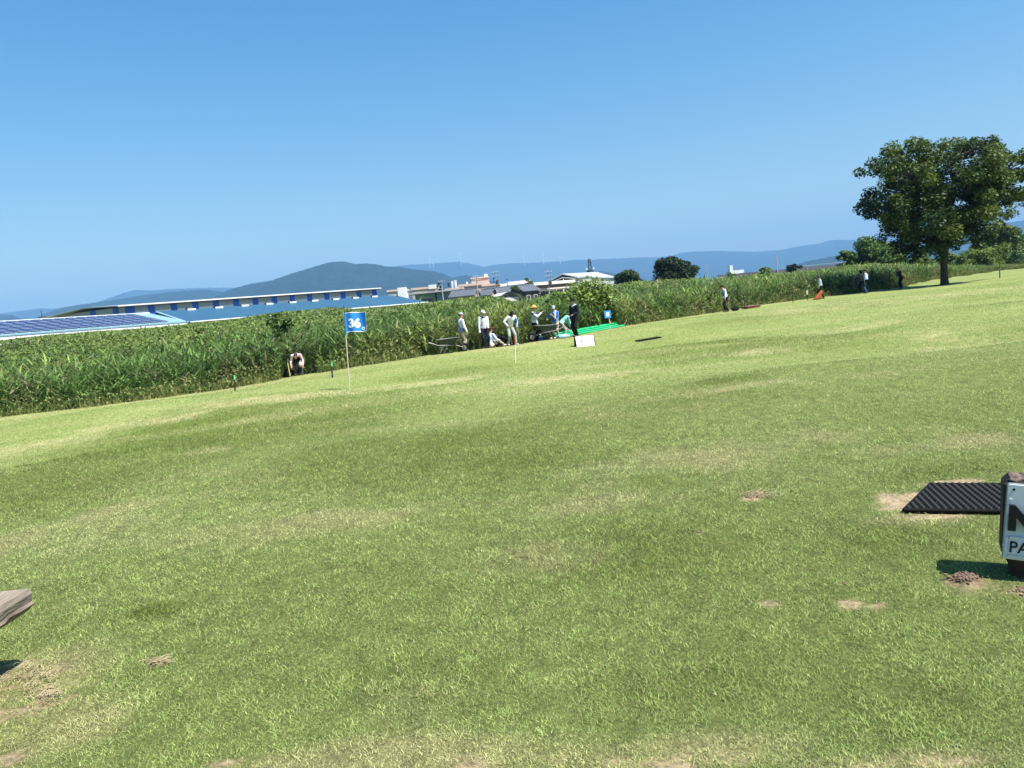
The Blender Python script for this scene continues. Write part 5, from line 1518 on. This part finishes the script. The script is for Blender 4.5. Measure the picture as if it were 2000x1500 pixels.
# orange and white pin
pb_ = G(1007, 710); pt = at(1005.5, 656, pb_[1])
o = empty('marker_pin', pb_, 0, 'thin white pin with an orange red top on the lawn in front of the workers', 'marker pin')
v = Vector((pt[0] - pb_[0], 0, pt[2] - pb_[2]))
m = MB(); m.tube([(0, 0, -.05), v * .68], .011, NUMW, 7); m.build('shaft', o)
m = MB(); m.tube([v * .68, v], .013, mat('orange red paint', (.75, .10, .05), .5), 7); m.build('top', o)

# short posts along the lawn edge
POSTK = mat('dark post', (.035, .03, .026), .8, var=.2); GREENT = mat('green post top', (.06, .55, .20), .5)
def post(px, pyb, pyt, label, top=True, D=None):
    b = foot(px, pyb, D); t = at(px - 1.5, pyt, b[1]); v = Vector((t[0] - b[0], 0, t[2] - b[2]))
    o = empty('edge_post', b, 0, label, 'post')
    m = MB(); m.tube([(0, 0, -.1), v * .72], .032, POSTK, 8); m.build('stake', o)
    m = MB(); m.tube([v * .72, v], .036, GREENT if top else POSTK, 8); m.build('cap', o)
    m = MB(); m.tube([v * .82, v * .86], .039, YEL, 8); m.build('band', o)
post(459, 764, 733, 'short dark post with a green top at the far left lawn edge')
post(649, 738, 707, 'short dark post with a green top just left of the numbered flag')
post(1455, 604, 574, 'short dark post standing over the red tray', False)
post(1549, 591, 563, 'short dark post with a pale top left of the orange sack', False)
post(1664, 573, 549, 'thin stake under the pointing hand', False)
post(1736, 568, 550, 'short stake gripped by the person in dark navy', False)
post(1876, 537, 520, 'pale post in front of the clipped dark hedge', True)
bd = foot(1577, 586); bt = at(1577, 567, bd[1])
o = empty('marker_board', bd, 0, 'small pale board on a stake left of the person with the orange sack', 'marker board')
h = bt[2] - bd[2]
m = MB(); m.tube([(0, 0, -.1), (0, 0, h)], .025, POSTK, 6); m.build('stake', o); m = MB(); m.box((0, -.035, h - .14), (.10, .015, .3), mat('pale board', (.62, .58, .36), .7)); m.build('board', o)
# red tray and dark bag
a, b = Vector(G(1452, 604)), Vector(G(1481, 600))
o = empty('red_tray', (a + b) / 2, math.atan2(b.y - a.y, b.x - a.x), 'long low reddish tray lying at the foot of the reeds', 'tray')
REDP = mat('reddish plastic', (.20, .06, .045), .6, var=.25, scale=4)
ln = (b - a).length * .9; m = MB()
f = [(4, 5, 1, 0), (5, 6, 2, 1), (6, 7, 3, 2), (7, 4, 0, 3), (7, 6, 5, 4)]
vs = [(x * ln / 2, y * .3, .16) for x, y in ((-1, -1), (1, -1), (1, 1), (-1, 1))] + [(x * ln / 2 * .92, y * .24, .02) for x, y in ((-1, -1), (1, -1), (1, 1), (-1, 1))]
vi = [(x * .97, y * .93, z + (.0 if z > .1 else .02)) for x, y, z in vs]
m.add(vs + vi, f + [tuple(i + 8 for i in reversed(q)) for q in f] + [(0, 1, 9, 8), (1, 2, 10, 9), (2, 3, 11, 10), (3, 0, 8, 11)], REDP); m.build('tub', o)
m = MB(); rim = [v for v in vs[:4]]; m.tube(rim + rim[:1], .015, mat('pinkish rim', (.32, .18, .15), .6), 6); m.build('rim', o)
p = foot(1436, 607)
bag('bag', (p[0], p[1], p[2] + .10), (.26, .16, .13), C_BLACK, 'dark bag on the ground right of the person walking left')

# white box marker (tee board with sloping front)
bl, br = Vector(G(1127, 678)), Vector(G(1161, 673.5))
br.y = bl.y + (br.x - bl.x) * .12
o = empty('box_marker', bl, math.atan2(br.y - bl.y, br.x - bl.x), 'white box marker with a sloping front and black ends on the lawn', 'box marker')
L = (br - bl).length * 1.02; HB = .40
WHB = mat('white board paint', (.80, .80, .80), .5, var=.03, scale=5)
prof = [(0, 0), (.16, HB), (.24, HB + .02), (.34, HB), (.46, 0)]
m = MB(); n = len(prof); vs = [(0, y, z) for y, z in prof] + [(L, y, z) for y, z in prof]
m.add(vs, [(i, n + i, n + i + 1, i + 1) for i in range(n - 1)] + [(0, n - 1, 2 * n - 1, n)], WHB); m.build('board', o)
for x0, x1, nm in ((-.022, -.002, 'end_plate'), (L + .002, L + .022, 'end_plate')):
    m = MB(); pr = [(-.01, -.01), (.02, .12), (.15, HB + .0), (.24, HB + .035), (.35, HB), (.44, .12), (.47, -.01)]; n = len(pr)
    vs = [(x0, y, z) for y, z in pr] + [(x1, y, z) for y, z in pr]
    m.add(vs, [tuple(range(n - 1, -1, -1)), tuple(range(n, 2 * n))] + [(i, (i + 1) % n, n + (i + 1) % n, n + i) for i in range(n)], RUBBER); m.build(nm, o)
m = MB(); m.box((.24, .072, .235), (.055, .01, .05), POLEK, M=Matrix.Rotation(R(-22), 3, 'X')); m.box((.34, .068, .225), (.03, .01, .03), POLEK, M=Matrix.Rotation(R(-22), 3, 'X')); m.build('small_print', o)

# low dark mat seen edge-on
a, b = Vector(G(1249, 667.5)), Vector(G(1292, 660))
d = b - a; yaw = math.atan2(d.y, d.x)
o = empty('rubber_mat', a, yaw, 'thin dark rubber mat lying flat on the lawn right of the white box marker', 'mat')
n_ = Vector((-d.y, d.x, 0)).normalized()
m = MB(); q = [a, b, b + n_ * .3, a + n_ * .3]
Mi = Matrix.Rotation(-yaw, 3, 'Z')
low = [Mi @ (Vector((v.x, v.y, gz(v.x, v.y))) - a) for v in q]
m.add(low + [v + Vector((0, 0, .05)) for v in low], [(3, 2, 1, 0), (4, 5, 6, 7), (0, 1, 5, 4), (1, 2, 6, 5), (2, 3, 7, 6), (3, 0, 4, 7)], RUBBER); m.build('slab', o)

# ---- tee mat, lower right
c0, c1, c3 = Vector(at_z(1766, 999, .01)), Vector(at_z(1962, 1003, .01)), Vector(at_z(1838, 950, .01))
ex_ = (c1 - c0).normalized(); wv = c3 - c0
ey_ = Vector((-ex_.y, ex_.x, 0)); hgt = wv.dot(ey_)
shear = wv.dot(ex_) * .75
o = empty('tee_mat', c0, math.atan2(ex_.y, ex_.x), 'black studded rubber tee mat lying on bare sandy turf', 'mat')
zc = gz(c0.x, c0.y)
LM = 1.25
m = MB()
def mp(u, v): return Vector((u + shear * v / hgt, v, 0))
z0 = gz(c0.x, c0.y) - c0.z
tilt = lambda u, v: gz(*((c0 + Matrix.Rotation(math.atan2(ex_.y, ex_.x), 3, 'Z') @ mp(u, v)).xy)) - c0.z
zz = [tilt(0, 0), tilt(LM, 0), tilt(LM, hgt), tilt(0, hgt)]
def zt(u, v): return (zz[0] * (1 - u / LM) + zz[1] * u / LM) * (1 - v / hgt) + (zz[3] * (1 - u / LM) + zz[2] * u / LM) * v / hgt + .012
base = [mp(u, v) + Vector((0, 0, zt(u, v))) for u, v in ((0, 0), (LM, 0), (LM, hgt), (0, hgt))]
m.add([b_ - Vector((0, 0, .02)) for b_ in base] + [b_ + Vector((0, 0, .018)) for b_ in base], [(3, 2, 1, 0), (4, 5, 6, 7), (0, 1, 5, 4), (1, 2, 6, 5), (2, 3, 7, 6), (3, 0, 4, 7)], RUBBER)
m.build('backing', o)
MATG = mat('worn rubber stud', (.032, .032, .032), .7, spec=.15)
m = MB(); nu_, nv_ = 30, 15
for i in range(nu_):
    for j in range(nv_):
        u = (i + .5 + (.5 if j % 2 else 0)) * LM / nu_; v = (j + .5) * hgt / nv_
        if u > LM - .015: continue
        p = mp(u, v) + Vector((0, 0, zt(u, v) + .018))
        m.tube([p, p + Vector((0, 0, .012)), p + Vector((0, 0, .015))], [.013, .011, .005], MATG, 7)
m.build('studs', o)
m = MB()
for (u0, v0, u1, v1) in ((0, 0, LM, 0), (LM, 0, LM, hgt), (LM, hgt, 0, hgt), (0, hgt, 0, 0)):
    a_ = mp(u0, v0) + Vector((0, 0, zt(u0, v0) + .01)); b_ = mp(u1, v1) + Vector((0, 0, zt(u1, v1) + .01)); m.tube([a_, b_], .013, RUBBER, 8)
m.build('border', o)

# ---- tee sign on a log block, lower right
sgn = Vector(at_z(1968, 1126, 0.0)); SD = sgn.y
LOG = mat('dark stained log', (.045, .030, .022), .85, var=.35, scale=10, bump=.6, bscale=30, stretch=(1, 1, .3))
LOGT = mat('log end grain', (.15, .105, .085), .9, var=.35, scale=25, bump=.8, bscale=60)
PLATE = mat('white sign plate', (.62, .66, .70), .45, var=.03, scale=4); GREYP = mat('grey plate edge', (.30, .33, .36), .5)
INK = mat('black letter paint', (.010, .011, .016), .4); WIRE = mat('pale frame edge', (.60, .62, .62), .4)
WS, DS = .50, .20
pl = at(1945.5, 1080, SD); ztop = at(1966, 934, SD)[2]; zpb = at(1957, 1086, SD)[2]; zpt = at(1965, 938, SD)[2]
yaw = R(-29)
o = empty('tee_sign', (pl[0], pl[1], gz(pl[0], pl[1])), yaw, 'white tee sign plate with black letters on a dark log block', 'sign')
o.rotation_mode = 'ZYX' if False else 'XYZ'; o.rotation_euler = (0, R(5.0), yaw)
g0 = gz(pl[0], pl[1]); HT = ztop - g0
m = MB()
secs = [(-.06, .055, .03), (.03, .055, .03), (.07, .045, .02), (.13, .012, 0), (HT - .03, 0, 0), (HT, .02, .02)]
vs = []
for z, ix, iy in secs:
    x0, x1, y0, y1 = ix, WS - ix, iy, DS - iy
    c = .03
    vs += [(x0 + c, y0, z), (x1 - c, y0, z), (x1, y0 + c, z), (x1, y1 - c, z), (x1 - c, y1, z), (x0 + c, y1, z), (x0, y1 - c, z), (x0, y0 + c, z)]
fs = [(i * 8 + k, i * 8 + (k + 1) % 8, (i + 1) * 8 + (k + 1) % 8, (i + 1) * 8 + k) for i in range(len(secs) - 1) for k in range(8)]
m.add(vs, fs, LOG); m.build('log_block', o)
m = MB()
for i in range(9):
    for j in range(4):
        x = .05 + i * .05; y = .04 + j * .04
        m.ell((x, y, HT - .005), (.032, .026, .010 + .008 * random.random()), LOGT, nu=8, nv=4)
m.box((WS / 2, DS / 2, HT - .004), (WS - .06, DS - .06, .012), LOGT); m.build('log_top', o)
PH0, PH1 = zpb - g0, zpt - g0
def rrect(m, x0, x1, z0, z1, y0, y1, r, mt, n=5):
    pts = []
    for cx_, cz_, a0 in ((x1 - r, z0 + r, -90), (x1 - r, z1 - r, 0), (x0 + r, z1 - r, 90), (x0 + r, z0 + r, 180)):
        for i in range(n + 1):
            a = R(a0 + 90 * i / n); pts.append((cx_ + r * math.cos(a), cz_ + r * math.sin(a)))
    k = len(pts)
    m.add([(x, y0, z) for x, z in pts] + [(x, y1, z) for x, z in pts], [tuple(range(k)), tuple(range(2 * k - 1, k - 1, -1))] + [(i, i + k, (i + 1) % k + k, (i + 1) % k) for i in range(k)], mt)
X0 = .012
m = MB(); rrect(m, X0, WS - X0, PH0, PH1, -.012, -.001, .012, GREYP); pe = m.build('plate_edge', o)
m = MB(); rrect(m, X0 + .004, WS - X0 - .004, PH0 + .004, PH1 - .004, -.022, -.0125, .01, PLATE); m.build('plate', o)
def sign_text(body, size, x, z, y, th, bold, name, m_, sx=1.0):
    me = text_mesh(body, size, th / 2, bold)
    for v in me.vertices:
        v.co = (x + v.co.x * sx, y - v.co.z, z + v.co.y)
    return mesh_obj(name, me, o, m_)
HP = PH1 - PH0
sign_text('No.', HP * .41, X0 + .012, PH0 + HP * .43, -.036, .024, .010, 'raised_lettering', INK, .95)
fx0 = X0 + .014
m = MB(); rrect(m, fx0 + .006, WS - .04, PH0 + HP * .085, PH0 + HP * .30, -.034, -.0225, .004, PLATE); m.build('name_plate', o)
m = MB()
for z in (PH0 + HP * .065, PH0 + HP * .31):
    m.box((WS / 2 + .01, -.030, z), (WS - fx0 - .03, .014, .010), WIRE)
m.box((fx0, -.030, PH0 + HP * .19), (.010, .014, HP * .25), WIRE); m.build('holder_frame', o)
sign_text('PAR', HP * .21, fx0 + .010, PH0 + HP * .115, -.0365, .003, .0008, 'printed_lettering', INK, .9)
m = MB(); m.tube([(X0 + HP * .075, -.020, PH0 + HP * .93), (X0 + HP * .075, -.026, PH0 + HP * .93)], .006, INK, 8); m.tube([(X0 + HP * .045, -.020, PH0 + HP * .79), (X0 + HP * .045, -.026, PH0 + HP * .79)], .007, WIRE, 8); m.tube([(fx0 - .008, -.020, PH0 + HP * .19), (fx0 - .008, -.028, PH0 + HP * .19)], .007, WIRE, 8); m.build('screws', o)

# ---- timber bench, lower left
OLDW = mat('weathered timber', (.30, .25, .185), .9, col2=(.19, .155, .12), scale=9, bump=.8, bscale=22, stretch=(3, .35, 3)); OLDE = mat('weathered timber side', (.17, .142, .11), .95, var=.4, scale=12, bump=1.0, bscale=26, stretch=(1, .3, 2))
cr = Vector(at_z(66, 1147, .42))
o = empty('timber_bench', (cr.x, cr.y, 0), R(2), 'weathered timber bench with a thick plank seat, cut by the left edge', 'bench')
m = MB(); Lb, Wb, Tb = 1.6, .42, .115
ny = 24; vs = []
for i in range(ny + 1):
    y = -Lb * i / ny
    w1 = .004 * math.sin(i * 1.7) + .004 * random.uniform(-1, 1)
    e = .02 if i == 0 else 0
    vs += [(-Wb + e, y - e * .5, .42), (-.022 + w1, y - e * .5, .42 + .002 * random.uniform(-1, 1)), (w1 * .5, y - e, .42 - .02), (-.012 + w1, y - e, .42 - Tb * .55), (-.004 + w1 * 2, y - e, .42 - Tb * .65), (-.045 + w1, y, .42 - Tb), (-Wb, y, .42 - Tb)]
n = 7
fs = []; ms = []
for i in range(ny):
    for k in range(n):
        m.add([vs[i * n + k], vs[i * n + (k + 1) % n], vs[(i + 1) * n + (k + 1) % n], vs[(i + 1) * n + k]], [(3, 2, 1, 0)], OLDW if k == 0 else OLDE)
m.add(vs[:n], [tuple(range(n))], OLDE); m.add(vs[-n:], [tuple(range(n - 1, -1, -1))], OLDE)
m.build('seat', o)
for y in (-.32, -1.28):
    m = MB(); m.tube([(-.24, y, -.1), (-.24, y, .1), (-.235, y, .42 - Tb - .002)], [.11, .105, .10], OLDE, 14); m.build('leg', o)
# loose clippings on the bare patches and a few clods
CLOD = mat('dry soil clod', (.17, .115, .08), .95, var=.35, scale=20, bump=.9)
STRW = mat('dry clippings', (.36, .30, .18), .9, var=.3)
m = MB()
for (px, py, rx, ry, n) in ((1886, 1137, 27, 9, 260), (1480, 970, 38, 6, 34), (1990, 1155, 20, 10, 24), (1365, 1041, 8, 3, 6), (1648, 1141, 8, 3, 5)):
    for i in range(n):
        q = G(px + rx * random.gauss(0, .45), py + ry * random.gauss(0, .45))
        s_ = random.uniform(.003, .0085)
        m.ell((q[0], q[1], q[2] + s_ * .4 + (.016 + .014 * random.random() if n > 80 else 0)), (s_ * random.uniform(.8, 1.6), s_, s_ * .8), CLOD, Matrix.Rotation(random.uniform(0, 3), 3, 'Z'), nu=6, nv=4)
o = m.build('dirt')
tag(o, 'loose crumbs of dry brown soil on the bare patches', 'soil', kind='stuff')
m = MB()
for (px, py, rx, ry, n) in ((1480, 970, 42, 7, 120), (310, 1300, 24, 6, 60), (1930, 990, 60, 3, 0), (85, 1360, 40, 14, 90), (60, 1320, 50, 20, 90), (1838, 990, 9, 3, 8)):
    for i in range(n):
        q = G(px + rx * random.gauss(0, .5), py + ry * random.gauss(0, .5)); a = random.uniform(0, 6.28); l = random.uniform(.02, .055)
        z = q[2] + .012 + .02 * random.random() + (.03 if px == 1840 else 0)
        m.tube([(q[0], q[1], z), (q[0] + l * .5 * math.cos(a), q[1] + l * .5 * math.sin(a), z + .006), (q[0] + l * math.cos(a + .3), q[1] + l * math.sin(a + .3), z)], .0018, STRW, 3)
o = m.build('clippings')
tag(o, 'dry straw-coloured grass clippings scattered on the worn turf', 'clippings', kind='stuff')

# ================================================================== AIR
def haze():
    m = bpy.data.materials.new('haze'); m.use_nodes = True
    nt = m.node_tree; nt.nodes.clear()
    out = nt.nodes.new('ShaderNodeOutputMaterial'); pv = nt.nodes.new('ShaderNodeVolumePrincipled')
    pv.inputs['Color'].default_value = (.27, .56, .94, 1); pv.inputs['Density'].default_value = 1.1e-4; pv.inputs['Anisotropy'].default_value = 0.0
    nt.links.new(pv.outputs[0], out.inputs['Volume'])
    mb = MB(); mb.box((0, 7450, 440), (92000, 15500, 1000), m)
    o = mb.build('haze')
    return tag(o, 'thin bluish haze between the lawn and the far mountains', 'haze', kind='stuff')
haze()
